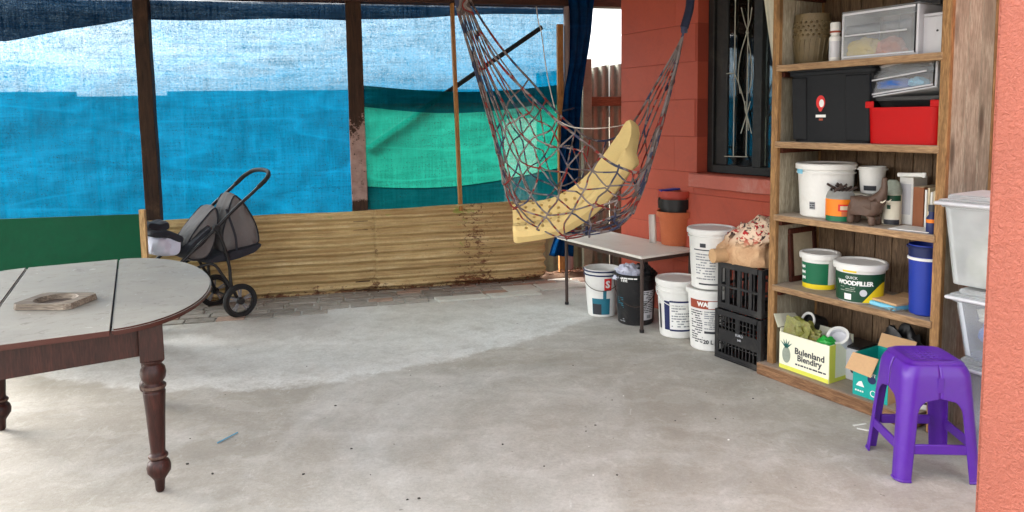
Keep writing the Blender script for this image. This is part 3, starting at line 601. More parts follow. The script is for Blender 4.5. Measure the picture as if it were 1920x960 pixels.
# ---------------------------------------------------------------- red house
WO = W.wor(0, 0, 0)
def wthing(name, label, cat, group=None, x=0, y=0, z=0, rz=0): return thing(name, label, cat, W.wor(x, y, z), W.a + rz, group)
D = .42
hs_ = wthing('red_house', 'red painted block house with a dark barred window', 'house')
XL, XW0, XW1, ZS, ZT = -1.80, -.975, .42, 1.06, 2.3
MB().box(XL + .003, XW0 - .004, D + .004, D + .2, -.15, 2.9).box(XW1, 4.0, D + .004, D + .2, -.15, 2.9).box(XW0 - .004, XW1, D + .004, D + .2, -.15, ZS - .004).box(XW0 - .004, XW1, D + .004, D + .2, ZT, 2.9).build('wall_core', M['mortar'], hs_)
MB().box(XL + .003, XL + .2, D + .2, 5.5, -.15, 2.9).build('side_wall', M['mortar'], hs_)
course = [-.1, .16, .41, .66, .91, 1.06, 1.31, 1.57, 1.83, 2.09, 2.36, 2.62, 2.88]
for ci in range(len(course) - 1):
    z0, z1 = course[ci] + .0025, course[ci + 1] - .0025; x = XL - (.2 if ci % 2 else 0)
    while x < .45:
        xa_, xb_ = max(x, XL), min(x + .8, .45); x += .8
        if course[ci] > 1.0:
            if xa_ < XW0: xb_ = min(xb_, XW0)
            else: continue
        if xb_ - xa_ < .03: continue
        MB().box(xa_ + .0006, xb_ - .0006, D - .0, D + .1, z0, z1).build('block', M['red'], hs_, bevel=.0015)
wn = MB().box(XW0 - .002, XW0 + .05, D + .1, D + .16, ZS, ZT)
wn.box(XW0 + .05, XW1, D + .1, D + .16, ZS, ZS + .055).box(XW0 + .05, XW1, D + .1, D + .16, ZT - .05, ZT)
xm1, xm2 = W.hit(1414, 150, D + .11)[0], W.hit(1430, 150, D + .11)[0]
wn.box(xm1, xm2, D + .1, D + .16, ZS + .055, ZT - .05).box(XW0 + .05, XW0 + .15, D + .125, D + .17, ZS + .055, ZT - .05)
win = wn.build('window', M['blackframe'], hs_, bevel=.003)
MB().box(XW0 + .15, xm1 - .001, D + .138, D + .142, ZS + .056, ZT - .051).build('pane', M['glass'], win)
MB().box(xm2 + .001, XW1 - .01, D + .138, D + .142, ZS + .056, ZT - .051).build('pane', M['glass'], win)
MB().box(XW0 - .04, XW1, D - .045, D + .1, ZS - .10, ZS - .004).build('window_sill', M['sill'], hs_, bevel=.006)
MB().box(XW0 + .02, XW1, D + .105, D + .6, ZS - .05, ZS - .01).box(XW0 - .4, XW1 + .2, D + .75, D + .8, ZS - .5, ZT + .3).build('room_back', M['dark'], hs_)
MB().grid(lambda u, v: Vector((xm1 + .02 + u * .6, D + .22 + .02 * math.sin(u * 30), ZS + .02 + v * 1.3)), 60, 4).build('window_curtain', M['curtain'], hs_, smooth=80)
def wp(px, py, d): x, z = W.hit(px, py, d); return Vector((x, d, z))
rod = MB(); dg = D + .126
for px_ in (1378, 1402): a, b = wp(px_ - 3, 293, dg), wp(px_ + 3, 2, dg); b.x = a.x; rod.tube([a, b + Vector((0, 0, .1))], .004, 6)
def arc(pts): rod.tube(smoothpath([wp(x, y, dg - .006) for x, y in pts], 5), .0035, 6)
for s in (-1, 1):
    arc([(1400 + s * 10, 14), (1401 + s * 5, 40), (1401, 55), (1401 - s * 3, 62)]); arc([(1401, 60), (1398 + s * 9, 100), (1397 + s * 13, 140), (1396 + s * 8, 175)])
    arc([(1399 - s * 10, 250), (1400 - s * 3, 225), (1400 + s * 3, 205), (1402 + s * 5, 190)])
arc([(1362, 138), (1378, 137)]); arc([(1378, 140), (1388, 165), (1400, 210), (1403, 245)]); arc([(1358, 293), (1402, 294)])
rod.build('window_grille', M['whiterod'], hs_, smooth=60)
# cream cloth hung at the window beside the shelf
def cur(u, v): 
    a, b = wp(1436 + 14 * (1 - v), -20 + 170 * v, D - .04), wp(1456, -20 + 170 * v, D - .04)
    p = a.lerp(b, u) if v < 1 else b; return Vector((p.x + (.12 * u), D - .04 + .012 * math.sin(u * 9), p.z))
def cur2(u, v):
    z = 2.5 - v * .86; w0 = .16 * (1 - v) ** .8 + .015; x1 = W.hit(1462, 90, D - .05)[0] + .1
    return Vector((x1 - (w0 + .1) * (1 - u), D - .06 + .012 * math.sin(u * 16 + v * 2), z))
o = MB().grid(cur2, 30, 20).build('hanging_cloth', M['cream'], None, smooth=80, solid=.002); o.location = WO; o.rotation_euler = (0, 0, W.a)
tag(o, 'cream cloth hanging beside the window next to the shelf', 'cloth')
# terracotta pillar
pxl = at_y(1847, 480, 1.95); lp = W.loc(pxl)
pil = MB().box(0, .42, 0, .3, -.02, 2.72); o = pil.build('stucco_pillar', M['stucco'], None, bevel=.012, seg=3, smooth=50)
o.location = W.wor(lp.x, lp.y, 0); o.rotation_euler = (0, 0, W.a); tag(o, 'terracotta rendered pillar with rough stucco face', 'pillar')
# ================================================================ the oval table
TZ = .715
A0 = at_z(222, 485, TZ); A1 = at_z(207, 620, TZ); C0 = (A0 + A1) / 2
bdir = (A0 - A1).normalized(); adir = Vector((-bdir.y, bdir.x, 0))      # a points away from the near D-end (to the left)
if adir.x > 0: adir = -adir
tipv = at_z(405, 545, TZ); semi_a = (C0 - tipv).dot(adir); semi_b = (A0 - A1).length / 2 * .985; leaf = .42
TA = math.atan2(-adir.y, -adir.x)       # local x = from leaf towards the visible rounded end
tab = thing('oval_table', 'dusty oval mahogany table with turned legs', 'table', (C0.x, C0.y, 0), TA)
TF = Frame(C0, TA)
def dend(sign, x_off):
    n = 40; pts = []
    for i in range(n + 1):
        a = -math.pi / 2 + math.pi * i / n; pts.append((x_off + sign * semi_a * math.cos(a), semi_b * math.sin(a)))
    return pts if sign > 0 else pts[::-1]
MB().prism(dend(1, .003), TZ - .024, TZ, 'z').build('table_leaf', M['tabletop'], tab, bevel=.006, seg=2, smooth=40)
MB().box(-leaf + .003, -.003, -semi_b, semi_b, TZ - .024, TZ - .001).build('table_leaf', M['tabletop'], tab, bevel=.002)
MB().prism(dend(-1, -leaf - .003), TZ - .024, TZ - .0005, 'z').build('table_leaf', M['tabletop'], tab, bevel=.006, seg=2, smooth=40)
for xs in (0, -leaf): MB().box(xs - .035, xs + .035, -semi_b * .8, semi_b * .8, TZ - .05, TZ - .0255).build('added_gap_backing', M['mahog'], tab)  # dark bar added under each leaf gap so the gap looks dark
Rl = TF.loc(at_z(301, 921)); Ll = TF.loc(at_z(4, 806))
FLl = Vector((Ll.x, Rl.y - .06, 0)); Bl = Vector((Rl.x - .02, Ll.y, 0))
prof = [(.012, 0), (.017, .01), (.02, .05), (.026, .06), (.043, .085), (.045, .105), (.04, .125), (.03, .135), (.031, .14), (.036, .145), (.036, .155), (.028, .162), (.027, .175), (.03, .22), (.035, .32), (.041, .405), (.042, .415), (.036, .42), (.044, .428), (.044, .44), (.036, .447), (.034, .452), (.044, .468), (.0475, .488), (.044, .508), (.034, .522), (.033, .528), (.043, .534), (.043, .545)]
legm = MB().lathe(prof, 24).box(-.043, .043, -.043, .043, .545, TZ - .026).mesh('leg', bevel=.003, smooth=35)
for p in (Rl, Ll, FLl, Bl):
    o = link('leg', legm, M['mahog'], tab); o.location = (p.x, p.y, 0)
    MB().lathe([(.0365, .1445), (.0365, .1555)], 24).build('leg_ring', M['mahog_dust'], o, bevel=.002, smooth=40); MB().lathe([(.0445, .4275), (.0445, .4405)], 24).build('leg_ring', M['mahog_dust'], o, bevel=.002, smooth=40)
for (p, q) in ((Rl, FLl), (FLl, Ll), (Ll, Bl), (Bl, Rl)):
    d = (q - p).normalized(); MB().bar((p.x + d.x * .044, p.y + d.y * .044, TZ - .026 - .063), (q.x - d.x * .044, q.y - d.y * .044, TZ - .026 - .063), .022, .122).build('apron', M['mahog'], tab, bevel=.002)
# carved block on the table
q = [at_z(x, y, TZ) for x, y in ((40, 580), (150, 580), (166, 560), (66, 561))]
ctr = (q[0] + q[1] + q[2] + q[3]) / 4; ra = math.atan2(q[1].y - q[0].y, q[1].x - q[0].x)
cb = thing('carved_tray', 'small square wooden tray with a round charred hollow on the oval table', 'tray', (ctr.x, ctr.y, TZ + .001), ra)
hx = (q[1] - q[0]).length / 2; hy = hx * .82; mb = MB(); n = 32; rr = hy * .8
ring = [(rr * math.cos(2 * math.pi * i / n), rr * math.sin(2 * math.pi * i / n)) for i in range(n)]
def sq(i):
    a = 2 * math.pi * i / n; c, s = math.cos(a), math.sin(a); k = min(hx / abs(c) if abs(c) > 1e-6 else 9, hy / abs(s) if abs(s) > 1e-6 else 9); return (c * k, s * k)
hT = .024
for i in range(n):
    x, y = sq(i); mb.v += [(x, y, 0), (x * .97, y * .97, hT), (ring[i][0], ring[i][1], hT), (ring[i][0] * .8, ring[i][1] * .8, .006)]
for i in range(n):
    j = (i + 1) % n
    for a, b in ((0, 1), (1, 2), (2, 3)): mb.f.append((4 * i + a, 4 * j + a, 4 * j + b, 4 * i + b))
mb.build('block', M['oldwood'], cb, smooth=30); MB().lathe([(rr * .8, .004), (rr * .8, .0065)], n).build('hollow', M['darker'], cb)

# ================================================================ green board
xg0 = at_y(-160, 430, 4.62); xg1 = at_y(272, 420, 4.66)
gb = thing('green_board', 'dark green painted board standing behind the oval table', 'board', (xg1.x, xg1.y, 0), math.atan2(xg1.y - 4.40, xg1.x - xg0.x))
zt = at_y(262, 402, 4.64).z; Lb = (xg1 - xg0).xy.length
MB().box(-Lb, -.03, -.012, .012, .0, zt).build('panel', M['greenboard'], gb, bevel=.002)
MB().box(-.029, .006, -.018, .018, .0, zt + .03).build('edge_strip', M['paleedge'], gb, bevel=.002)
for xx in (-.2, -1.2): MB().box(xx - .02, xx + .02, .0125, .3, .0, .04).build('foot', M['paleedge'], gb, bevel=.002)

# ================================================================ stroller
nw = at_z(452, 595); fw_ = at_z(404, 574)
mid_ = (nw + fw_) / 2; lat = (nw - fw_); trk = lat.length; lat.normalize()
fdir = Vector((lat.y, -lat.x, 0));
if fdir.x > 0: fdir = -fdir
SA = math.atan2(fdir.y, fdir.x); S = Frame(mid_, SA)
st = thing('stroller', 'black three wheeled stroller with grey fabric seat', 'stroller', (mid_.x, mid_.y, 0), SA)
hy = trk / 2 if S.loc(nw).y > 0 else -trk / 2
def sp3(px, py, d): x, z = S.hit(px, py, d); return Vector((x, d, z))
RW = .128
def wheel(x, y, r, wdt):
    Mw = Matrix.Translation((x, y, r)) @ Matrix.Rotation(R(90), 4, 'X')
    wl = MB().lathe([(r * .78, -wdt * .4), (r * .9, -wdt * .5), (r * .98, -wdt * .3), (r, 0), (r * .98, wdt * .3), (r * .9, wdt * .5), (r * .78, wdt * .4), (r * .74, 0), (r * .78, -wdt * .4)], 40, Mw, False, False).build('wheel', M['rubber'], st, smooth=50)
    rim = MB().lathe([(r * .77, -wdt * .3), (r * .79, wdt * .3), (r * .7, wdt * .34), (r * .68, -wdt * .3), (r * .77, -wdt * .3)], 36, Mw, False, False)
    rim.lathe([(r * .2, -wdt * .6), (r * .22, -wdt * .2), (r * .22, wdt * .2), (r * .2, wdt * .6)], 18, Mw); rim.build('rim', M['blackmetal'], wl, smooth=40)
    for k in range(5):
        for e in (-.13, .13):
            a = 2 * math.pi * k / 5 + e + .3; p = Mw @ Vector((r * .2 * math.cos(a * 1.0), r * .2 * math.sin(a), 0)); q_ = Mw @ Vector((r * .7 * math.cos(a), r * .7 * math.sin(a), 0))
            MB().bar(p, q_, .011, .008, (0, 1, 0)).build('spoke', M['spoke'], wl)
wheel(0, hy, RW, .045); wheel(0, -hy, RW, .045); wheel(.78, 0, RW * .92, .045)
prf = [(497, 338), (475, 360), (440, 392), (405, 428), (370, 462), (335, 497), (300, 530)]
near = [sp3(x, y, hy * .86) for x, y in prf]; far = [Vector((p.x, -p.y, p.z)) for p in near]
h0 = near[0]; tdir = (near[0] - near[1]).normalized()
hb = [h0 + tdir * .05 + Vector((0, -hy * .1, 0)), h0 + tdir * .085 + Vector((0, -hy * .35, .004)), h0 + tdir * .095 + Vector((0, -hy * .86, .006)), h0 + tdir * .085 + Vector((0, -hy * 1.37, .004)), h0 + tdir * .05 + Vector((0, -hy * 1.62, 0))]
for side in (near, far): MB().tube(smoothpath(side, 6), .0125, 12).build('frame_tube', M['blackmetal'], st, smooth=50)
hd = [near[1].lerp(near[0], .4)] + [near[0]] + hb + [far[0], far[1].lerp(far[0], .4)]
MB().tube(smoothpath(hd, 8), .0165, 12).build('handlebar', M['rubber'], st, smooth=50)
for sgn in (1, -1):
    j = near[3].copy(); j.y *= sgn; y_ = hy * .86 * sgn
    leg = [j, sp3(420, 462, hy * .86), sp3(430, 500, hy * .86), sp3(434, 535, hy * .86)]
    leg = [Vector((p.x, y_ + (hy * sgn * .0), p.z)) for p in leg] + [Vector((.0, y_, RW))]
    MB().tube(smoothpath(leg, 6), .012, 12).build('rear_leg', M['blackmetal'], st, smooth=50)
    Mj = Matrix.Translation((j.x, y_, j.z)) @ Matrix.Rotation(R(90), 4, 'X')
    MB().lathe([(.022, -.018), (.026, -.012), (.026, .012), (.022, .018)], 18, Mj).build('hinge', M['rubber'], st, smooth=40)
    a = Vector((.0, y_, RW)); b = sp3(395, 497, hy * .86); b.y = y_ * .75
    MB().tube(smoothpath([a, (a.lerp(b, .5) + Vector((0, 0, .05))), b, Vector((.45, y_ * .3, .3)), Vector((.78, y_ * .12, RW * .92 + .04)), Vector((.78, y_ * .12, RW * .92))], 5), .011, 10).build('fork', M['blackmetal'], st, smooth=50)
MB().tube([(0, -hy, RW), (0, hy, RW)], .008, 10).build('axle', M['blackmetal'], st); MB().tube([(.78, -.035, RW * .92), (.78, .035, RW * .92)], .007, 8).build('axle', M['blackmetal'], st)
def fabric_body(poly, wy, name, mat, bulge=.02, wr=.008, n=14, seed=0):
    """a soft shell: side profile swept across the stroller, drawn in towards the sides"""
    P2 = [S.hit(x, y, hy * .86) for x, y in poly]; P2 = [Vector((a, b)) for a, b in P2]; c = sum(P2, Vector((0, 0))) / len(P2)
    loop = []
    for i in range(len(P2)):
        p0, p1, p2, p3 = P2[i - 1], P2[i], P2[(i + 1) % len(P2)], P2[(i + 2) % len(P2)]
        for t in (0, .25, .5, .75): loop.append(.5 * ((2 * p1) + (p2 - p0) * t + (2 * p0 - 5 * p1 + 4 * p2 - p3) * t * t + (3 * p1 - p0 - 3 * p2 + p3) * t ** 3))
    m = len(loop); mb = MB(); ys = [-1, -.985, -.93] + [-.8 + 1.6 * i / n for i in range(n + 1)] + [.93, .985, 1]
    for yy in ys:
        k = 1.0 - .10 * abs(yy) ** 4 - (.05 if abs(yy) > .97 else 0)
        for i, p in enumerate(loop):
            d = p - c; q = c + d * k; w_ = wr * nz(q.x * 14 + seed, q.y * 5, yy * 3) ; mb.v.append((q.x + w_ * 1.5, yy * wy + (wr * 2.2 * nz(q.x * 16, q.y * 6, seed) if abs(yy) > .95 else 0), q.y + w_))
    for r_ in range(len(ys) - 1):
        for i in range(m): j = (i + 1) % m; mb.f.append((r_ * m + i, r_ * m + j, (r_ + 1) * m + j, (r_ + 1) * m + i))
    for r_ in (0, len(ys) - 1):          # side panels as rings towards the middle, so they can wrinkle
        base = r_ * m; prev = list(range(base, base + m)); yv = ys[r_] * wy; cc = (c.x, c.y)
        for k in (.65, .3):
            cur_ = []
            for i, p in enumerate(loop):
                q = c + (p - c) * .9 * k; cur_.append(len(mb.v)); mb.v.append((q.x, yv + math.copysign(bulge, yv) * (1 - k) + wr * 3 * nz(q.x * 17 + seed, q.y * 5, 9), q.y))
            for i in range(m): j = (i + 1) % m; mb.f.append((prev[i], prev[j], cur_[j], cur_[i]))
            prev = cur_
        mb.f.append(tuple(prev))
    o = mb.build(name, mat, st, smooth=50)
    if name in ('seat', 'hood'):
        for sg in (-1, 1): MB().tube([(c.x + (p.x - c.x) * .93, sg * wy, c.y + (p.y - c.y) * .93) for p in loop], .0055, 6, closed=True).build('piping', M['darkfab'], o, smooth=60)
    return o
wy = abs(hy) * .74
fabric_body([(414, 388), (420, 408), (414, 446), (400, 486), (370, 494), (352, 480), (366, 446), (392, 410)], wy * .66, 'seat', M['greyfab'], .004, .007, seed=2)
fabric_body([(446, 366), (458, 370), (474, 390), (490, 420), (497, 448), (493, 462), (464, 474), (430, 478), (424, 446), (434, 400)], wy * .66, 'hood', M['greyfab'], .006, .008, seed=7)
fabric_body([(496, 458), (490, 470), (455, 486), (415, 494), (392, 496), (400, 484), (440, 472)], wy * 1.01, 'basket', M['darkfab'], .01, .006, seed=4)
fabric_body([(400, 424), (384, 434), (362, 458), (348, 480), (352, 486), (372, 470), (396, 446)], wy * 1.06, 'side_pad', M['darkfab'], .006, .004, seed=5)
fabric_body([(352, 448), (340, 440), (318, 434), (290, 436), (286, 446), (320, 448), (346, 458)], wy * .9, 'bumper_bar', M['darkfab'], .006, .004, seed=8)
fabric_body([(346, 450), (330, 446), (300, 447), (290, 470), (296, 482), (330, 482), (345, 474)], wy * .8, 'footrest', M['lilac'], .02, .01, seed=11)
fabric_body([(325, 418), (310, 422), (288, 420), (284, 430), (310, 436), (328, 430)], wy * .55, 'snack_tray', M['darkfab'], .01, .008, seed=13)
strap = [sp3(424, 392, hy * .66), sp3(434, 420, hy * .75), sp3(442, 446, hy * .76), sp3(444, 470, hy * .74)]
MB().tube(smoothpath(strap, 5), .009, 8).build('strap', M['darkfab'], st, smooth=50)

# ================================================================ hammock
ank_l = Vector((-.42, 4.90, BEAM_Z + .163)); ank_r = Vector((1.36, 4.50, BEAM_Z + .163))
hm = thing('net_hammock', 'knotted cord net hammock slung from the rafters with a foam cushion in it', 'hammock')
def hp(px, py, y): return at_y(px, py, y)
GL, GR = hp(846, -70, 4.88), hp(1283, 52, 4.47)     # where the cords gather
rails = [  # v, knots from left gather to right gather
 (0.00, [(884, 20, 4.80), (930, 110, 4.60), (1000, 185, 4.42), (1062, 240, 4.30), (1110, 276, 4.24), (1165, 310, 4.20), (1206, 318, 4.24), (1236, 235, 4.33), (1268, 120, 4.42)]),
 (0.22, [(874, 24, 4.80), (908, 130, 4.62), (955, 240, 4.42), (1000, 310, 4.26), (1060, 352, 4.19), (1120, 372, 4.16), (1185, 362, 4.20), (1226, 260, 4.31), (1266, 125, 4.42)]),
 (0.45, [(862, 28, 4.82), (892, 140, 4.68), (930, 280, 4.50), (958, 385, 4.36), (1030, 440, 4.30), (1100, 444, 4.28), (1180, 410, 4.30), (1224, 300, 4.36), (1268, 130, 4.43)]),
 (0.72, [(858, 24, 4.84), (892, 120, 4.76), (925, 235, 4.72), (955, 340, 4.74), (1020, 420, 4.78), (1100, 424, 4.78), (1180, 385, 4.72), (1226, 280, 4.60), (1270, 122, 4.46)]),
 (0.88, [(872, 22, 4.85), (910, 105, 4.80), (960, 195, 4.82), (1005, 280, 4.88), (1060, 345, 4.92), (1120, 350, 4.92), (1178, 300, 4.84), (1220, 210, 4.66), (1270, 100, 4.48)]),
 (1.00, [(890, 16, 4.85), (930, 75, 4.84), (990, 145, 4.88), (1040, 205, 4.92), (1090, 250, 4.94), (1140, 262, 4.92), (1180, 238, 4.84), (1222, 170, 4.66), (1272, 85, 4.48)])]
RP = [(v, [GL] + [hp(*k) for k in ks] + [GR]) for v, ks in rails]
def spl(P, t):
    n = len(P) - 1; x = min(max(t, 0), .99999) * n; i = int(x); t = x - i; p0, p1, p2, p3 = P[max(i - 1, 0)], P[i], P[i + 1], P[min(i + 2, n)]
    return .5 * ((2 * p1) + (p2 - p0) * t + (2 * p0 - 5 * p1 + 4 * p2 - p3) * t * t + (3 * p1 - p0 - 3 * p2 + p3) * t ** 3)
def net(u, v):
    v = min(max(v, 0), 1)
    for i in range(len(RP) - 1):
        if v <= RP[i + 1][0] + 1e-9:
            t = (v - RP[i][0]) / (RP[i + 1][0] - RP[i][0]); return spl(RP[i][1], u).lerp(spl(RP[i + 1][1], u), t)
NS = 18; U0_, U1_, NC = .30, .78, 8
for k in range(NS):
    v0 = k / (NS - 1); pts = []; seed = k * 3.7
    for j in range(61):
        u = j / 60; off = 0
        if U0_ < u < U1_:
            c = (u - U0_) / (U1_ - U0_) * NC; off = (.5 / (NS - 1)) * .85 * (abs((c % 2) - 1) * 2 - 1) * (1 if k % 2 else -1) * min(1, (u - U0_) / .06, (U1_ - u) / .06)
            if k in (0, NS - 1): off = 0
        jit = 1.1 / (NS - 1) * nz(u * 6 + seed, seed) * math.sin(math.pi * u) ** .5
        p = net(u, v0 + off + jit * .5); p = p + Vector((.006 * nz(u * 7, seed), .012 * nz(u * 6, seed, 3), .008 * nz(u * 7, seed, 7))) * math.sin(math.pi * u); pts.append(p)
    rad = .0052 if 0 < k < NS - 1 else .0080
    MB().tube(pts, rad, 6).build('net_cord', M['cord'], hm, smooth=60)
for c in range(NC + 1):      # cross cords
    u = U0_ + (U1_ - U0_) * c / NC; pts = [net(u + .010 * nz(j * .5, c) + .008 * math.sin(j * .8 + c), j / 24) + Vector((0, 0, -.010 * abs(math.sin(j * math.pi / 24 * 5)))) for j in range(25)]
    MB().tube(smoothpath(pts, 2), .0054, 6).build('net_cord', M['cord'], hm, smooth=60)
mb = MB()
for k in range(9):
    u = .12 + .13 * random.random() if k < 6 else .84 + .08 * random.random(); v = random.random(); p = net(u, v); q_ = net(u + .02, v); d = (q_ - p).normalized()
    mb.tube([p - d * .02, p, p + d * .02], [.006, .011, .006], 7)
stuff(mb.build('knots', M['navyrope'], hm, smooth=60))
MB().tube([GL, GL.lerp(ank_l, .5), ank_l], .014, 8).build('hanging_rope', M['navyrope'], hm, smooth=60)
MB().tube(smoothpath([GR, hp(1292, 20, 4.48), hp(1304, -30, 4.5), ank_r], 6), .026, 10).build('hanging_rope', M['navyrope'], hm, smooth=60)
mb = MB()
for i in range(5): a = GR + Vector((.0, 0, .0)); mb.tube([a + Vector((.016 * math.cos(t), .016 * math.sin(t), -.01 * i + .015 + .004 * math.sin(t))) for t in [q_ * math.pi / 6 for q_ in range(12)]], .006, 6, closed=True)
mb.build('whipping', M['cord'], hm, smooth=60)
MB().tube(smoothpath([hp(1046, 226, 4.72), hp(1072, 238, 4.66), hp(1110, 241, 4.6), hp(1150, 238, 4.68), hp(1178, 232, 4.78)], 6), .004, 6).build('white_cord', M['whitecord'], hm, smooth=60)
hk = net(.6, .45); MB().tube(smoothpath([hp(1100, 425, 4.3), hp(1100, 432, 4.29), hp(1099, 441, 4.28)], 4), .009, 8).build('toggle', M['navyrope'], hm, smooth=60)

# ================================================================ foam cushion
pth = [(962, 416, 4.50), (1000, 412, 4.50), (1045, 402, 4.50), (1090, 376, 4.50), (1128, 340, 4.50), (1158, 300, 4.50), (1180, 270, 4.50)]
PP = [at_y(*k) for k in pth]; cen = sum(PP, Vector((0, 0, 0))) / len(PP)
wd = Vector((0, -math.cos(R(38)), -math.sin(R(38))))
cs = [(a * .86, b * .95) for a, b in [(-.15, -.045), (-.165, -.01), (-.155, .03), (-.125, .052), (-.08, .045), (-.03, .022), (.03, .018), (.08, .04), (.115, .058), (.15, .05), (.172, .015), (.168, -.04), (.135, -.07), (.06, -.068), (-.06, -.055)]]
mb = MB(); NP = 36
for i in range(NP + 1):
    t = i / NP; p = spl(PP, t); tg = (spl(PP, min(t + .02, 1)) - spl(PP, max(t - .02, 0))).normalized(); n_ = wd.cross(tg).normalized()
    if n_.z < 0: n_ = -n_
    k = 1 - .09 * max(0, (abs(t - .5) - .46) / .04)
    for (a, b) in cs:
        ext = tg * (.075 * max(0, min(1, -a * 12 + .3)) * max(0, t - .75) * 4)
        bb = b * (1 + (.25 * max(0, 1 - abs(t - .97) / .08) + .2 * max(0, 1 - abs(t - .02) / .08)) * (1 if abs(a) > .07 else 0))
        mb.v.append(tuple(p + ext + wd * a * k + n_ * bb * (k + .03 * nz(t * 6, a * 9)) - cen))
m_ = len(cs)
for i in range(NP):
    for j in range(m_): mb.f.append((i * m_ + j, i * m_ + (j + 1) % m_, (i + 1) * m_ + (j + 1) % m_, (i + 1) * m_ + j))
mb.f += [tuple(range(m_))[::-1], tuple(NP * m_ + j for j in range(m_))]
cu = mb.build('foam_cushion', M['foam'], None, smooth=28); cu.location = cen
tag(cu, 'curved pale yellow foam cushion with rows of holes lying in the net hammock', 'cushion')
cut = MB()
for i in range(9):
    for j in range(5):
        t = .06 + i * .058; a = -.10 + j * .047 + (.023 if i % 2 else 0); p = spl(PP, t); tg = (spl(PP, t + .02) - spl(PP, max(t - .02, 0))).normalized(); n_ = wd.cross(tg).normalized()
        if n_.z < 0: n_ = -n_
        u_ = tg; v_ = n_.cross(u_); Mx = Matrix(((u_.x, v_.x, n_.x, 0), (u_.y, v_.y, n_.y, 0), (u_.z, v_.z, n_.z, 0), (0, 0, 0, 1))); c_ = p + wd * a + n_ * .02 - cen
        cut.lathe([(.011, -.035), (.011, .06)], 10, Matrix.Translation(c_) @ Mx)
co_ = cut.build('cutter', M['foam'], None); co_.location = cen
bm_ = cu.modifiers.new('holes', 'BOOLEAN'); bm_.object = co_; bm_.operation = 'DIFFERENCE'; bm_.solver = 'EXACT'
bpy.context.view_layer.update(); dg_ = bpy.context.evaluated_depsgraph_get(); nm = bpy.data.meshes.new_from_object(cu.evaluated_get(dg_))
cu.modifiers.clear(); cu.data = nm; cu.data.name = 'foam_cushion'; bpy.data.objects.remove(co_)
cu.data.polygons.foreach_set('use_smooth', [True] * len(cu.data.polygons)); cu.data.set_sharp_from_angle(angle=R(28))

# ================================================================ white low table and what stands round it
LT = .525
wt = wthing('low_table', 'low white topped table with thin brown steel legs', 'table')
xa, xb, ya, yb = -1.80, -.90, -.15, .395
cA = W.flo(1047, 443, LT); cB = W.flo(1200, 482, LT)
xa, xb, ya = cA[0], cB[0], (cA[1] + cB[1]) / 2
MB().box(xa, xb, ya, yb, LT - .018, LT).build('table_top', M['whitetop'], wt, bevel=.003)
for (x, y) in ((xb - .02, ya + .02), (xa + .1, ya + .02), (xb - .02, yb - .03), (xa + .1, yb - .03)):
    MB().tube([(x, y, 0), (x, y, LT - .019)], .0125, 10).build('leg', M['steel'], wt, smooth=40)
    MB().lathe([(.016, 0), (.016, .02)], 10, Matrix.Translation((x, y, 0))).build('leg_cap', M['rubber'], wt)
for (a, b) in (((xa + .1, ya + .02), (xb - .02, ya + .02)), ((xa + .1, yb - .03), (xb - .02, yb - .03)), ((xa + .1, ya + .02), (xa + .1, yb - .03)), ((xb - .02, ya + .02), (xb - .02, yb - .03))):
    MB().bar((*a, LT - .032), (*b, LT - .032), .012, .024).build('rail', M['steel'], wt)
def patch(r0, r1, z0, z1, a0, a1, off=.0012, n=14):
    """a label lying on a conical wall; angle 0 faces -Y"""
    mb = MB(); mb.grid(lambda u, v: Vector(((r0 + (r1 - r0) * v + off) * math.sin(R(a0 + (a1 - a0) * u)), -(r0 + (r1 - r0) * v + off) * math.cos(R(a0 + (a1 - a0) * u)), z0 + (z1 - z0) * v)), n, 2); return mb
def bucket(name, label, cat, P, rb, rt, h, body, group=None, lid=None, rim=True, rings=2, handle=True, rz=None, rimmat=None, open_top=False, hang=.5):
    t = thing(name, label, cat, P, face_cam(P) if rz is None else rz, group); rim_m = rimmat or body
    wall = .004
    prof = [(rb - .006, 0), (rb, .006), (rt, h)]
    if lid is None: prof += [(rt - wall, h), (rb - wall, .01)]
    MB().lathe(prof, 48, cap1=True).build('body', body, t, smooth=35)
    if rim:
        mb = MB()
        for k in range(rings):
            z = h - .012 - k * .028; r = rb + (rt - rb) * z / h; mb.lathe([(r - .002, z - .004), (r + .008, z - .004), (r + .009, z + .004), (r - .002, z + .005)], 48, cap0=False, cap1=False)
        mb.build('rim', rim_m, t, smooth=35)
    if lid is not None:
        MB().lathe([(rt + .004, h - .022), (rt + .011, h - .020), (rt + .012, h + .004), (rt + .006, h + .010), (rt - .006, h + .010), (rt - .012, h + .003), (.0005, h + .002)], 48, cap0=False, cap1=False).build('lid', lid, t, smooth=35)
    if handle:
        zh = h - .055; r = rb + (rt - rb) * zh / h + .009; pts = []
        for i in range(17):
            a = math.pi * i / 16; pts.append((-r * math.cos(a), -(r * .28 + .02) * math.sin(a) * 1.0 - (math.sqrt(max(0, r * r - (r * math.cos(a)) ** 2)) * .75), zh - math.sin(a) * r * hang * 1.3))
        MB().tube(pts, .0028, 6).build('handle', M['steel'] if handle == 1 else M['white'], t, smooth=60)
    return t
def rz_at(rb, rt, h, z): return rb + (rt - rb) * z / h
def lab(t, rb, rt, h, z0, z1, a0, a1, mat, name='label', off=.0012): return patch(rz_at(rb, rt, h, z0), rz_at(rb, rt, h, z1), z0, z1, a0, a1, off).build(name, mat, t, smooth=60)
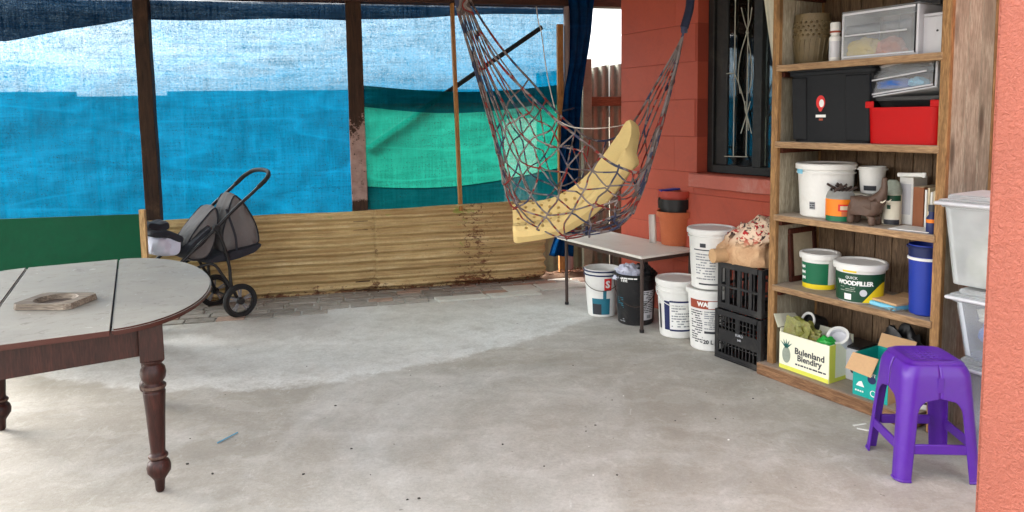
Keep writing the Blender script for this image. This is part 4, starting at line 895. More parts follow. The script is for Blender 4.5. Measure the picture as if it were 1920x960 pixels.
def fineprint(t, rb, rt, h, z0, z1, a0, a1, mat, rows=6, off=.0022, dens=.75, sd=1, lh=.45):
    rg = random.Random(sd); mb = MB(); dz = (z1 - z0) / rows
    for i in range(rows):
        z = z1 - (i + .5) * dz; a = a0
        while a < a1 - 1:
            L = rg.uniform(3, 14)
            if rg.random() < dens: p = patch(rz_at(rb, rt, h, z - dz * lh / 2), rz_at(rb, rt, h, z + dz * lh / 2), z - dz * lh / 2, z + dz * lh / 2, a, min(a + L, a1), off, 4); mb.add(p.v, p.f)
            a += L + rg.uniform(.8, 2)
    return stuff(mb.build('fine_print', mat, t))
def letter(t, txt, size, rb, rt, h, z, a, mat, off=.002, bold=.0, space=1.0):
    r = rz_at(rb, rt, h, z) + off; mb = text_mb(txt, size, r, .0004, bold, space); tilt = (rt - rb) / h
    mb.v = [(x * (1 + zz * tilt / r), y * (1 + zz * tilt / r), zz) for x, y, zz in mb.v]
    xform(mb, Matrix.Translation((0, 0, z)) @ Matrix.Rotation(R(a), 4, 'Z')); return mb.build('lettering', mat, t)
Pb = lambda px, Y: Vector(((px - CX) / FPX * Y * 1.0 + .0, Y, 0))
def floorpt(px, py, r):       # centre of a round foot whose front edge shows at this pixel
    p = at_z(px, py); d = p.normalized(); return Vector((p.x + d.x * r, p.y + d.y * r, 0))
# white bucket with red print
rb, rt, h = .105, .13, .35; P = Vector((.655, 5.24, 0))
t = bucket('paint_bucket', 'white bucket with red and teal print under the low table', 'bucket', P, rb, rt, h, M['white'], 'buckets by the house wall', rimmat=M['bluerim'], rings=2, handle=1)
lab(t, rb, rt, h, .02, .14, -38, 30, M['tealink']); lab(t, rb, rt, h, .02, .10, -36, -2, M['ink'], off=.002); lab(t, rb, rt, h, .2, .29, 8, 34, M['redink'], 'red_panel'); letter(t, 'S', .07, rb, rt, h, .245, 20, M['whiteclean'], .003, .003)
lab(t, rb, rt, h, .14, .2, 4, 16, M['tealink'], off=.0015)
# black bucket with papers
rb, rt, h = .125, .145, .36; P = Vector((.868, 5.03, 0))
t = bucket('black_bucket', 'open black bucket with white printed side under the low table', 'bucket', P, rb, rt, h, M['blackpl'], 'buckets by the house wall', rings=2, handle=1, hang=.8)
lab(t, rb, rt, h, .04, .25, 22, 62, M['greyplastic']); fineprint(t, rb, rt, h, .09, .245, 24, 60, M['ink'], 12, sd=3); lab(t, rb, rt, h, .05, .075, 36, 52, M['greyink'], off=.0022)
fineprint(t, rb, rt, h, .12, .2, -62, -38, M['tealink'], 6, sd=5); fineprint(t, rb, rt, h, .02, .05, -56, -34, M['greyink'], 2, sd=6)
letter(t, 'Tint', .035, rb, rt, h, .325, -32, M['whiteclean'], .012, .001); fineprint(t, rb + .01, rt + .01, h, .335, .345, -38, 4, M['whiteclean'], 1, sd=8, dens=1, lh=1)
def crumple(name, label, cat, P, sx, sy, sz, mat, sd, amp=.3, rz=0, sub=4, parent=None, rough=2.2):
    bm = bmesh.new(); bmesh.ops.create_icosphere(bm, subdivisions=sub, radius=1)
    for v in bm.verts:
        n = v.co.normalized(); k = 1 + amp * mnoise.noise(n * rough + Vector((sd, 0, 0))) + amp * .55 * abs(mnoise.noise(n * rough * 2.6 + Vector((0, sd, 0)))) + amp * .25 * mnoise.noise(n * rough * 6 + Vector((0, 0, sd)))
        v.co = Vector((n.x * sx * k, n.y * sy * k, max(-sz * .55, n.z * sz * k) + sz * .55))
    me = bpy.data.meshes.new(name); bm.to_mesh(me); bm.free(); me.polygons.foreach_set('use_smooth', [True] * len(me.polygons)); me.set_sharp_from_angle(angle=R(40))
    o = link(name, me, mat, parent); o.location = P; o.rotation_euler = (0, 0, rz)
    if label: tag(o, label, cat)
    return o
crumple('crumpled_paper', 'crumpled white paper stuffed into the black bucket', 'paper', P + Vector((-.05, -.01, .30)), .09, .07, .07, M['lilac'], 3, .5)
crumple('dark_bag', 'black plastic bag bulging from the black bucket', 'bag', P + Vector((.065, .02, .29)), .06, .07, .08, M['blackpl'], 8, .5)
# white lidded bucket with navy stripe
rb, rt, h = .118, .138, .375; P = Vector((1.098, 4.72, 0))
t = bucket('lidded_bucket', 'white lidded bucket with a navy stripe in front of the pots', 'bucket', P, rb, rt, h, M['white'], 'buckets by the house wall', lid=M['white'], rings=3, handle=2)
lab(t, rb, rt, h, .05, .255, -34, 40, M['whiteclean']); lab(t, rb, rt, h, .055, .25, -42, -24, M['navyink'], off=.002); lab(t, rb, rt, h, .05, .062, -24, 40, M['navyink'], off=.002); lab(t, rb, rt, h, .243, .255, -24, 40, M['navyink'], off=.002); lab(t, rb, rt, h, .055, .22, -66, -56, M['ink'], off=.002)
fineprint(t, rb, rt, h, .075, .23, -18, 36, M['greyink'], 9, sd=11)
# stack of two
rb, rt, h = .118, .136, .375; P = Vector((1.238, 4.452, 0))
t = bucket('printed_bucket', 'white bucket of dense print standing under another bucket', 'bucket', P, rb, rt, h, M['white'], 'buckets by the house wall', lid=M['white'], rings=1, handle=0)
lab(t, rb, rt, h, .27, .325, -60, 50, M['brownred']); letter(t, 'WALL', .038, rb, rt, h, .298, -12, M['whiteclean'], .0024, .002); lab(t, rb, rt, h, .275, .32, -4, 20, M['whiteclean'], off=.0016)
fineprint(t, rb, rt, h, .05, .26, -58, -20, M['ink'], 14, sd=21); fineprint(t, rb, rt, h, .14, .26, -15, 14, M['greyink'], 9, sd=22, dens=.95); lab(t, rb, rt, h, .115, .13, -15, 40, M['ink'], off=.002); letter(t, '20 L', .035, rb, rt, h, .06, -4, M['ink'], .002, .001)
P2 = P + Vector((.004, .0, .388)); rb, rt, h = .118, .138, .365
t = bucket('upper_bucket', 'white lidded bucket standing on top of another beside the sack', 'bucket', P2, rb, rt, h, M['white'], 'buckets by the house wall', lid=M['white'], rings=2, handle=0)
lab(t, rb, rt, h, .245, .252, -50, 20, M['ink']); lab(t, rb, rt, h, .265, .29, -30, -14, M['ink'], off=.002); fineprint(t, rb, rt, h, .06, .23, -44, 12, M['greyink'], 10, sd=31, dens=.8); lab(t, rb, rt, h, .03, .04, -36, 30, M['ink'])
# pots on the low table
fp = at_z(1268, 461, LT); d = Vector((fp.x, fp.y, 0)).normalized(); PC = Vector((fp.x, fp.y, LT + .0005)) + d * .085
def pot(name, label, P, rb, rt, h, mat, lipz, hgroup='plant pots on the low table', bandmat=None):
    t = thing(name, label, 'plant pot', P, 0, hgroup)
    MB().lathe([(rb, 0), (rb + .004, .006), (rt - .018, h - lipz)], 40, cap1=False).lathe([(rt - .016, h - .012), (rb - .008, .012)], 40, cap0=False).build('body', mat, t, smooth=35)
    MB().lathe([(rt - .019, h - lipz), (rt - .001, h - lipz), (rt, h), (rt - .008, h), (rt - .012, h - .02)], 40, cap0=False, cap1=False).build('rim', bandmat or mat, t, smooth=35); return t
pot('terracotta_pot', 'terracotta pot holding two smaller pots on the low table', PC, .105, .142, .245, M['terra'], .04)
pot('black_pot', 'black plastic pot nested in the terracotta pot', PC + Vector((-.002, 0, .06)), .10, .132, .275, M['blackpl'], .07)
pot('red_pot', 'red plastic pot nested topmost in the black pot', PC + Vector((0, 0, .14)), .09, .135, .255, M['redpot'], .045)
o = MB().bar((-.1, 0, 0), (.06, .02, .012), .05, .012).build('plastic_scraper', M['bluebin'], None, bevel=.003); o.location = PC + Vector((-.03, -.04, .396)); tag(o, 'flat blue scrap lying across the rim of the red pot', 'scrap')
o = MB().grid(lambda u, v: Vector((-.03 + .06 * u, .01 * math.sin(u * 7), v * .21)), 12, 6).build('plastic_offcut', M['white'], None, smooth=60, solid=.003); o.location = PC + Vector((-.16, .04, .001)); o.rotation_euler = (R(-4), 0, .3); tag(o, 'white plastic offcut standing beside the terracotta pot', 'offcut')
# ================================================================ black crates and sack
def crate(name, label, x0, x1, y0, y1, z0, h, style):
    t = wthing(name, label, 'crate', 'black plastic crates by the shelf', x0, y0, z0); w_, d_ = x1 - x0, y1 - y0; b = M['blackpl']
    MB().box(0, w_, 0, d_, .004, .012).build('base', b, t)
    for (nm, ax, L, org, nrm) in (('front', 0, w_, (0, 0), 1), ('back', 0, w_, (0, d_ - .01), 1), ('side', 1, d_, (0, 0), 1), ('side', 1, d_, (w_ - .01, 0), 1)):
        mb = MB()
        def bx(a0, a1, z_0, z_1, o0=0.0, o1=.01):
            if ax == 0: mb.box(org[0] + a0, org[0] + a1, org[1] + o0, org[1] + o1, z_0, z_1)
            else: mb.box(org[0] + o0, org[0] + o1, org[1] + a0, org[1] + a1, z_0, z_1)
        e = .0 if ax == 0 else .0105
        bx(e, .03, .012, h - .004); bx(L - .03, L - e, .012, h - .004); bx(.03, L - .03, h - .035, h - .001, -.004, .012); bx(.03, L - .03, .013, .04)
        if style == 0:
            bx(.03, L - .03, h * .48, h * .53, -.002, .0095)
            n = 4
            for i in range(1, n): a = L * i / n; bx(a - .012, a + .012, .0405, h - .0355, -.0015, .009)
            m = 9
            for i in range(1, m): a = .03 + (L - .06) * i / m; bx(a - .004, a + .004, .0405, h - .0355, .0045, .0064)
        else:
            bx(.0305, L - .0305, h * .36, h * .62, .001, .006); m = 11
            for zz in (.09, .125, .20, .235):
                bx(.0305, L - .0305, h * zz / .3, h * zz / .3 + .006, .002, .008) if not (h * .36 < h * zz / .3 < h * .62) else None
            for i in range(1, m): a = .03 + (L - .06) * i / m; bx(a - .004, a + .004, .0405, h * .36, .001, .0072); bx(a - .004, a + .004, h * .62, h - .0355, .001, .0072)
            bx(L * .5 - .012, L * .5 + .012, h * .62, h - .0355, -.001, .0075)
        mb.build(nm, b, t, bevel=.0012)
    return t
cx0, cx1 = -.352, -.018
cl = crate('produce_crate', 'black slatted plastic crate under another crate beside the shelf', cx0 - .012, cx1 + .002, -.03, .30, 0, .305, 1)
mb = text_mb('EURO', .022); shift(mb, .19, -.0005, .175); mb.build('lettering', M['greyplastic'], cl); mb = text_mb('pak', .02); shift(mb, .19, -.0005, .15); mb.build('lettering', M['greyplastic'], cl)
cu_ = crate('produce_crate', 'black ribbed plastic crate holding a sack, topmost of two', cx0, cx1 - .006, -.022, .29, .306, .285, 0)
# sack: draped bundle
def sackfn(u, v):
    a = 2 * math.pi * u; n = Vector((math.cos(a) * math.sin(math.pi * v), math.sin(a) * math.sin(math.pi * v), -math.cos(math.pi * v)))
    k = 1 + .22 * mnoise.noise(n * 1.7 + Vector((4, 0, 0))) + .16 * abs(mnoise.noise(n * 4 + Vector((0, 7, 0)))) + .05 * mnoise.noise(n * 11)
    z = n.z * .16 * k; z = max(z, -.05); x = min(n.x * .19 * k, .195) - .03 * (n.z < .2) ; zz = z + .05 + .11 * max(0, n.x + .2) * max(0, n.z + .3)
    return Vector((x, n.y * .15 * k, zz))
o = MB().grid(sackfn, 64, 40, wrap=True).build('cloth_sack', M['sack'], None, smooth=55, weld=.0005); o.location = W.wor((cx0 + cx1) / 2 - .035, .12, .588); o.rotation_euler = (0, 0, W.a)
tag(o, 'beige sack with red print slumped on the black crates', 'sack')
rl = MB().tube([(-.0, 0, 0), (.0, .26, 0)], .042, 20).build('paper_roll', M['kraft'], None, smooth=40); rl.location = W.wor(cx0 + .03, -.10, .634); rl.rotation_euler = (0, 0, W.a - .25); tag(rl, 'rolled end of brown paper poking out beneath the sack', 'paper roll')

# ================================================================ shelf unit
su = wthing('shelf_unit', 'tall weathered timber shelf unit loaded with tubs and boxes', 'shelf')
SD = .40; XR = .94; TOP = 2.45
SH = [.068, .52, .912, 1.312, 1.722, 2.14]; TH = .034
for x in (0, XR - .042): MB().box(x, x + .042, .0, .03, 0, TOP).build('upright', M['upright'], su, bevel=.003)
for x in (0, XR - .042): MB().box(x, x + .042, SD - .03, SD, 0, TOP).build('upright', M['upright'], su, bevel=.003)
for (y0, y1) in ((.031, .15), (.153, .262), (.265, SD - .031)):
    MB().box(.012, .03, y0, y1, .0, TOP - random.random() * .02).build('side_board', M['side'], su, bevel=.002)
    MB().box(XR - .03, XR - .004, y0, y1, .0, TOP - random.random() * .02).build('side_board', M['side'], su, bevel=.002)
x = .043
while x < XR - .05:
    wdt = random.uniform(.085, .125); MB().box(x, min(x + wdt, XR - .0425), SD - .03, SD - .016, .0, TOP).build('back_board', M['back'], su, bevel=.002); x += wdt + .004
for z in SH[1:]: MB().box(.0425 if False else .031, XR - .031, -.006, SD - .031, z - TH, z).build('shelf', M['shelf_edge'], su, bevel=.003)
MB().box(-.03, XR - .08, -.05, SD - .031, .0, SH[0]).build('plinth', M['plinth'], su, bevel=.005)
for z in SH[1:]: MB().box(.031, .055, .032, SD - .032, z - TH - .03, z - TH - .001).build('cleat', M['frame_red'], su, bevel=.002)
# ---- contents; helper: a thing on a shelf, local x along the shelf, y into it
def on(px, py, d): return W.hit(px, py, d)[0]
def sthing(name, label, cat, px0, px1, py, d, k, group=None, dz=.0008, rz=0):
    a, b = on(px0, py, d), on(px1, py, d); return wthing(name, label, cat, group, (a + b) / 2, d, SH[k] + dz, rz), b - a
def rnd_item(px0, px1, py, d):     # centre and radius of a round thing of that visible width, its axis at depth d
    a, b = on(px0, py, d), on(px1, py, d); P = W.wor((a + b) / 2, d); dist = P.length; wv = (px1 - px0) / FPX * P.y; return P, wv / 2
# --- top shelf
t, w_ = sthing('patterned_glass_jar', 'tall embossed bronze glass jar on the top shelf', 'jar', 1490, 1556, 90, .2, 4)
h = .27; r = .095
MB().lathe([(r * .82, 0), (r * .9, .01), (r, .1), (r * 1.02, h * .8), (r * .96, h), (r * .9, h), (r * .9, .02)], 40).build('body', M['bronze'], t, smooth=35)
mb = MB()
for i in range(22):
    a = 2 * math.pi * i / 22; mb.tube([(r * .86 * math.cos(a), r * .86 * math.sin(a), .012), (r * 1.0 * math.cos(a + .05), r * 1.0 * math.sin(a + .05), .1), (r * 1.02 * math.cos(a + .1), r * 1.02 * math.sin(a + .1), h * .5)], .005, 6)
    for j in range(4): mb.lathe([(.001, -.009), (.009, 0), (.001, .009)], 8, Matrix.Translation((r * 1.0 * math.cos(a + .15 * j), r * 1.0 * math.sin(a + .15 * j), h * .58 + j * .022)))
stuff(mb.build('embossing', M['bronze'], t, smooth=60))
t, w_ = sthing('pill_bottle', 'small white bottle wedged beside the clear drawer unit', 'bottle', 1552, 1580, 80, .06, 4)
MB().lathe([(.026, 0), (.028, .005), (.028, .12), (.02, .13), (.02, .135)], 28).build('body', M['white'], t, smooth=35); MB().lathe([(.024, .136), (.025, .19), (.022, .195)], 28).build('cap', M['white'], t, smooth=35); MB().lathe([(.0285, .02), (.0285, .1)], 28, cap0=False, cap1=False).build('label', M['greyplastic'], t, smooth=40); MB().lathe([(.0225, .14), (.0258, .145), (.0258, .15), (.0225, .155)], 28).build('band', M['brownred'], t, smooth=40)
def drawer(name, label, w_, d_, h, parentargs, items, rz=0, rot=None):
    t = parentargs
    if rot is not None: t.rotation_euler = rot
    fr = M['greyplastic']
    MB().box(-w_ / 2, w_ / 2, 0, d_, 0, .008).build('base', fr, t, bevel=.002); 
    for s in (-1, 1): MB().box(s * w_ / 2 - (.012 if s > 0 else 0), s * w_ / 2 + (0 if s > 0 else .012), .0, d_, .0085, h).build('side_panel', fr, t, bevel=.003)
    MB().box(-w_ / 2, w_ / 2, .0, d_, h + .0005, h + .008).build('top_panel', M['clear'], t, bevel=.002)
    dr = MB().box(-w_ / 2 + .016, w_ / 2 - .016, -.006, -.002, .012, h - .006).build('drawer_front', M['clear'], t)
    mb = MB(); mb.grid(lambda u, v: Vector((-w_ * .42 + w_ * .84 * u, -.006 - .022 * math.sin(math.pi * v) ** .7 * min(1, 12 * u, 12 * (1 - u)), h * .48 + v * h * .24)), 40, 10); mb.build('drawer_pull', M['clear'], dr, smooth=50)
    MB().tube([(-w_ * .40, -.028, h * .5), (w_ * .40, -.028, h * .5)], .004, 8).build('pull_edge', M['greyplastic'], dr, smooth=50)
    MB().box(-w_ / 2 + .013, w_ / 2 - .013, -.009, -.0065, .008, .016).box(-w_ / 2 + .013, w_ / 2 - .013, -.009, -.0065, h - .012, h - .002).build('drawer_rim', M['greyplastic'], dr)
    return t
t, w_ = sthing('clear_drawer_unit', 'clear fronted plastic drawer unit standing on the top shelf', 'drawer unit', 1578, 1722, 60, .02, 4, None, .001)
drawer('', '', w_, .3, .225, t, None)
crumple('yellow_cloth', 'crumpled yellow cloth inside the clear drawer on the top shelf', 'cloth', W.wor(on(1618, 90, .08), .09, SH[4] + .012), .085, .06, .055, M['yelcloth'], 2, .35, W.a)
crumple('orange_cloth', 'small crumpled pinkish cloth inside the clear drawer on the top shelf', 'cloth', W.wor(on(1668, 84, .08), .09, SH[4] + .012), .06, .06, .05, M['terra'], 5, .4, W.a)
t, w_ = sthing('white_box', 'plain white box at the end of the top shelf', 'box', 1728, 1771, 60, .06, 4)
MB().box(-w_ / 2, w_ / 2, 0, .2, 0, .165).build('body', M['greyplastic'], t, bevel=.004); MB().box(-w_ / 2 - .002, w_ / 2 + .002, -.002, .2, .1655, .18).build('lid', M['greyplastic'], t, bevel=.003)
MB().lathe([(.005, 0), (.005, .002)], 10, Matrix.Translation((w_ * .2, -.0005, .1)) @ Matrix.Rotation(R(90), 4, 'X')).build('button', M['ink'], t)
t, w_ = sthing('black_case', 'black case behind the white box on the top shelf', 'case', 1712, 1775, 20, .29, 4); MB().box(-w_ / 2, w_ / 2 - .02, 0, .07, 0, .36).build('body', M['blackpl'], t, bevel=.01, seg=2); MB().tube([(-.04, .035, .362), (-.03, .035, .385), (.01, .035, .385), (.02, .035, .362)], .005, 8).build('handle', M['rubber'], t)
# --- second shelf
def tub(t, w_, d_, h, mat, taper=.03, rim=.012, wall=.004, ribs=0, n=5):
    """open rectangular tub with rounded corners, tapering to its foot"""
    def loop(hw, hd, r):
        pts = []
        for (cx, cy, a0) in ((hw - r, -hd + r, -90), (hw - r, hd - r, 0), (-hw + r, hd - r, 90), (-hw + r, -hd + r, 180)):
            for i in range(n + 1): a = R(a0 + 90 * i / n); pts.append((cx + r * math.cos(a), cy + r * math.sin(a)))
        return pts
    hw, hd = w_ / 2, d_ / 2; L = [(hw - taper, hd - taper, 0), (hw - .004, hd - .004, h - .012), (hw - .004 - wall, hd - .004 - wall, h - .012), (hw - taper - wall, hd - taper - wall, .005)]
    mb = MB(); base = []
    for (a, b, z) in L: base.append(len(mb.v)); mb.v += [(x, y + hd, z) for x, y in loop(a, b, min(.04, a * .4))]
    m = len(loop(1, 1, .1))
    for i in range(3):
        for j in range(m): k_ = (j + 1) % m; mb.f.append((base[i] + j, base[i] + k_, base[i + 1] + k_, base[i + 1] + j))
    mb.f += [tuple(base[0] + j for j in range(m))[::-1], tuple(base[3] + j for j in range(m))]
    body = mb.build('body', mat, t, smooth=40)
    if rim:
        mb = MB(); base = []
        for (g, z) in ((-.006, h - .022), (.006, h - .02), (.007, h - .003), (.003, h), (-.009, h), (-.01, h - .012)): base.append(len(mb.v)); mb.v += [(x, y + hd, z) for x, y in loop(hw + g, hd + g, .042)]
        for i in range(5):
            for j in range(m): k_ = (j + 1) % m; mb.f.append((base[i] + j, base[i] + k_, base[i + 1] + k_, base[i + 1] + j))
        mb.build('rim', mat, t, smooth=40)
    if ribs:
        for q in ribs: MB().box(q[0], q[1], -.004 + taper * .0, .0 + taper, .01, h - .03, Matrix(((1, 0, 0, 0), (0, 1, -taper / h, taper * .9), (0, 0, 1, 0), (0, 0, 0, 1)))).build('rib', mat, t, bevel=.004)
    return body
t, w_ = sthing('black_tub', 'large black lidded tub with a small red and white sticker', 'tub', 1477, 1634, 200, .02, 3)
BH = .365; tub(t, w_, .33, BH, M['blacktub'], .02, .012, .004, ((-w_ * .49 + .02, -w_ * .27), (w_ * .2, w_ * .47)))
MB().box(-w_ / 2 - .004, w_ / 2 + .004, -.006, .336, BH + .0005, BH + .014).build('lid', M['blacktub'], t, bevel=.005, seg=2)
yy = .0128; sx_ = -.045
def disc(cx, cz, rx, rz_, mat, name, y, n=20): MB().prism([(cx + rx * math.cos(2 * math.pi * i / n), cz + rz_ * math.sin(2 * math.pi * i / n)) for i in range(n)], y - .0015, y).build(name, mat, t)
stk = .009
disc(sx_, .205, .026, .036, M['redink'], 'sticker', stk); disc(sx_ + .007, .2, .014, .02, M['whiteclean'], 'sticker', stk - .002); disc(sx_ - .002, .172, .011, .014, M['redink'], 'sticker', stk + .002)
MB().box(sx_ - .028, sx_ + .03, stk, stk + .002, .128, .142).build('sticker', M['whiteclean'], t); MB().box(sx_ - .01, sx_ + .012, stk + .002, stk + .004, .112, .122).build('sticker', M['brownred'], t)
t, w_ = sthing('red_tub', 'bright red open tub under the tilted clear drawer', 'tub', 1619, 1762, 240, .015, 3)
tub(t, w_, .30, .185, M['redtub'], .012, 0, .004); RH = .185
for (xa_, xb_) in ((-w_ / 2 + .002, -w_ / 2 + .045), (w_ / 2 - .05, w_ / 2 - .002)): MB().box(xa_, xb_, .003, .010, RH - .014, RH + .018).build('lug', M['redtub'], t, bevel=.003)
t2, w2 = sthing('black_tray', 'flat black tray lying on top of the red tub', 'tray', 1634, 1768, 200, .05, 3, None, RH - .010); 
tub(t2, w2, .24, .05, M['blackpl'], .02, .01, .003)
xq = on(1700, 160, .1); td = wthing('tilted_drawer', 'clear plastic drawer tilted on the black tray with blue packets inside', 'drawer', None, xq, .05, SH[3] + RH + .055); td.rotation_euler = (R(-14), R(-7), W.a); wq = on(1766, 160, .08) - on(1634, 160, .08)
drawer('', '', wq, .2, .15, td, None)
crumple('blue_packet', 'blue wrapped packet inside the tilted clear drawer', 'packet', W.wor(xq - .05, .1, SH[3] + RH + .078), .10, .045, .03, M['blueitem'], 4, .2, W.a); crumple('cyan_packet', 'pale cyan packet inside the tilted clear drawer', 'packet', W.wor(xq + .055, .1, SH[3] + RH + .085), .045, .04, .026, M['cyanitem'], 9, .25, W.a)
# --- third shelf
def sround(px0, px1, py, d, k): P, r = rnd_item(px0, px1, py, d); P.z = SH[k] + .0008; return P, r
P, r = sround(1499, 1602, 340, .17, 2); rb, rt, h = r * .86, r * .97, .275
t = bucket('white_pail', 'large white pail with a small barcode on the middle shelf', 'bucket', P, rb, rt, h, M['white'], 'pails on the shelf', lid=M['white'], rings=2, handle=0)
lab(t, rb, rt, h, .045, .085, -36, -22, M['greyink']); fineprint(t, rb, rt, h, .048, .082, -35, -23, M['ink'], 3, sd=2, dens=1); disc_ = lab(t, rb + .008, rt + .008, h, h - .045, h - .015, -72, -50, M['cyanitem'])
P, r = sround(1550, 1602, 380, .07, 2); rb = rt = r * .97; h = .125
t = bucket('sauce_jar', 'glass jar with orange and green label on the middle shelf', 'jar', P, rb, rt, h, M['jarglass'], None, rim=False, handle=0, lid=None)
lab(t, rb, rt, h, .02, .115, -85, 85, M['orange']); lab(t, rb, rt, h, .004, .03, -70, 85, M['darkgreen'], off=.002); lab(t, rb, rt, h, .055, .09, -8, 50, M['redink'], off=.0025); lab(t, rb, rt, h, .062, .082, 0, 40, M['page'], off=.0035); lab(t, rb, rt, h, .03, .055, 5, 40, M['terra'], off=.0022)
MB().lathe([(rt, h), (rt * .9, h + .02), (rt * .8, h + .03)], 32, cap0=False, cap1=False).build('shoulder', M['jarglass'], t, smooth=40)
mb = MB()
rg = random.Random(5)
for i in range(14): a = rg.random() * 6.28; p = Vector((rg.uniform(-.03, .03), rg.uniform(-.02, .02), h)); mb.tube(smoothpath([p, p + Vector((math.cos(a) * .03, math.sin(a) * .02, .03)), p + Vector((math.cos(a + 1) * .05, math.sin(a + 1) * .03, .035 + rg.random() * .03))], 4), .006, 6)
o = mb.build('twine_tangle', M['steel'], None, smooth=60); o.location = P; tag(o, 'tangle of brown wire sticking out of the orange labelled jar', 'wire')
P, r = sround(1600, 1640, 340, .28, 2); bx = wthing('pale_block', 'pale box behind the elephant figurine', 'box', None, W.loc(P).x, .26, SH[2] + .0008); MB().box(-.075, .075, -.05, .07, 0, .13).build('carton', M['cream'], bx, bevel=.004); MB().box(-.04, .04, -.0515, -.05, .03, .1).build('label', M['greyplastic'], bx)
P, r = sround(1611, 1661, 330, .25, 2); rb, rt, h = r * .78, r * .95, .14; P.z = SH[2] + .132
t = bucket('small_white_tub', 'small white tub with a black label on the pale box', 'tub', P, rb, rt, h, M['white'], None, rings=1, handle=0); lab(t, rb, rt, h, .02, .045, -42, 20, M['ink'])
# elephant figurine
el = wthing('elephant_figurine', 'brown carved elephant figurine with raised trunk', 'figurine', None, on(1623, 405, .05), .05, SH[2] + .0006)
sc_ = 1.0
V = [((0, 0, .105), .048), ((-.045, 0, .10), .046), ((.045, 0, .11), .042), ((.075, 0, .145), .034), ((.086, 0, .172), .022), ((.094, 0, .2), .016), ((.09, 0, .228), .0135), ((.096, 0, .25), .012),
     ((-.062, -.026, .055), .020), ((-.064, -.028, .006), .017), ((-.062, .026, .055), .020), ((-.064, .028, .006), .017), ((.046, -.024, .055), .019), ((.05, -.026, .006), .017), ((.046, .024, .055), .019), ((.05, .026, .006), .017), ((-.088, 0, .085), .008), ((-.092, 0, .055), .005),
     ((.062, -.034, .148), .014), ((.05, -.055, .135), .012), ((.062, .034, .148), .014), ((.05, .055, .135), .012)]
E_ = [(0, 1), (0, 2), (2, 3), (3, 4), (4, 5), (5, 6), (6, 7), (1, 8), (8, 9), (1, 10), (10, 11), (2, 12), (12, 13), (2, 14), (14, 15), (1, 16), (16, 17), (3, 18), (18, 19), (3, 20), (20, 21)]
me = bpy.data.meshes.new('elephant'); me.from_pydata([Vector(v) * sc_ for v, _ in V], E_, []); eo = bpy.data.objects.new('elephant', me); scene.collection.objects.link(eo)
sk = eo.modifiers.new('skin', 'SKIN'); ss = eo.modifiers.new('sub', 'SUBSURF'); ss.levels = ss.render_levels = 2
for i, (_, r_) in enumerate(V): sv = me.skin_vertices[0].data[i]; sv.radius = (r_ * sc_, r_ * sc_); sv.use_root = (i == 0)
bpy.context.view_layer.update(); nm = bpy.data.meshes.new_from_object(eo.evaluated_get(bpy.context.evaluated_depsgraph_get())); bpy.data.objects.remove(eo)
nm.materials.clear(); nm.polygons.foreach_set('use_smooth', [True] * len(nm.polygons)); mz = min(v.co.z for v in nm.vertices)
for v in nm.vertices: v.co.z -= mz
link('body', nm, M['elephant'], el)
for s in (-1, 1): MB().tube([(.075 * sc_, s * .018, .13 - mz), (.10 * sc_, s * .024, .128 - mz), (.115 * sc_, s * .022, .14 - mz)], [.005, .004, .0015], 8).build('tusk', M['cream'], el, smooth=60)
P, r = sround(1656, 1690, 380, .15, 2); rb = rt = r * .95; h = .15
t = bucket('salt_shaker', 'white plastic shaker with green leaf print beside the elephant', 'shaker', P, rb, rt, h, M['cream'], None, rim=False, handle=0, lid=None); MB().lathe([(rt, h), (rt * 1.02, h + .02), (rt * .8, h + .055), (rt * .4, h + .07)], 32).build('cap', M['pinegrey'], t, smooth=40)
lab(t, rb, rt, h, .12, .148, -60, 60, M['deepgreen']); lab(t, rb, rt, h, .08, .1, -30, -8, M['deepgreen'], off=.002); lab(t, rb, rt, h, .004, .028, -50, 50, M['ink'])
t, w_ = sthing('white_carton', 'white carton leaning open at the end of the middle shelf', 'carton', 1686, 1712, 360, .2, 2); MB().box(-w_ / 2, w_ / 2, 0, .12, 0, .235).build('body', M['white'], t, bevel=.003); MB().box(-w_ / 2 + .01, w_ / 2 - .01, -.0015, 0, .05, .2).build('label', M['greyplastic'], t)
t, w_ = sthing('brown_book', 'brown covered book standing beside the white carton', 'book', 1712, 1733, 360, .18, 2); MB().box(-w_ / 2, w_ / 2 - .002, 0, .15, 0, .19).build('cover', M['book'], t, bevel=.002); MB().box(-w_ / 2 + .004, w_ / 2 - .006, .004, .152, .002, .192).build('pages', M['page'], t)
t, w_ = sthing('paper_stack', 'stack of pale booklets standing at the shelf end', 'booklets', 1734, 1758, 360, .18, 2)
for i in range(5): MB().box(-w_ / 2 + i * w_ / 5 + .001, -w_ / 2 + (i + 1) * w_ / 5 - .001, .002 * i, .15, 0, .18 + .012 * math.sin(i * 2)).build('booklet', M['page'] if i % 2 else M['white'], t, bevel=.001)
t, w_ = sthing('plastic_strip', 'long white plastic strip laid across the books', 'strip', 1678, 1742, 320, .15, 2, None, .245); MB().bar((-w_ / 2, .03, .0), (w_ / 2, -.03, .012), .018, .02).build('strip', M['white'], t, bevel=.004); MB().lathe([(.009, 0), (.009, .022)], 12, Matrix.Translation((w_ / 2 - .005, -.03, -.0))).build('peg', M['white'], t)
a = on(1715, 405, .06); t = wthing('grey_papers', 'sheets of grey paper lying on the middle shelf', 'paper', None, a, .09, SH[2] + .0008, .1); MB().box(-.1, .08, -.08, .07, 0, .004).build('sheet', M['paper'], t); MB().box(-.09, .085, -.085, .06, .0045, .007).build('sheet', M['white'], t)
P, r = sround(1740, 1757, 390, .04, 2); t = thing('ink_bottle', 'small navy bottle at the end of the middle shelf', 'bottle', P, 0)
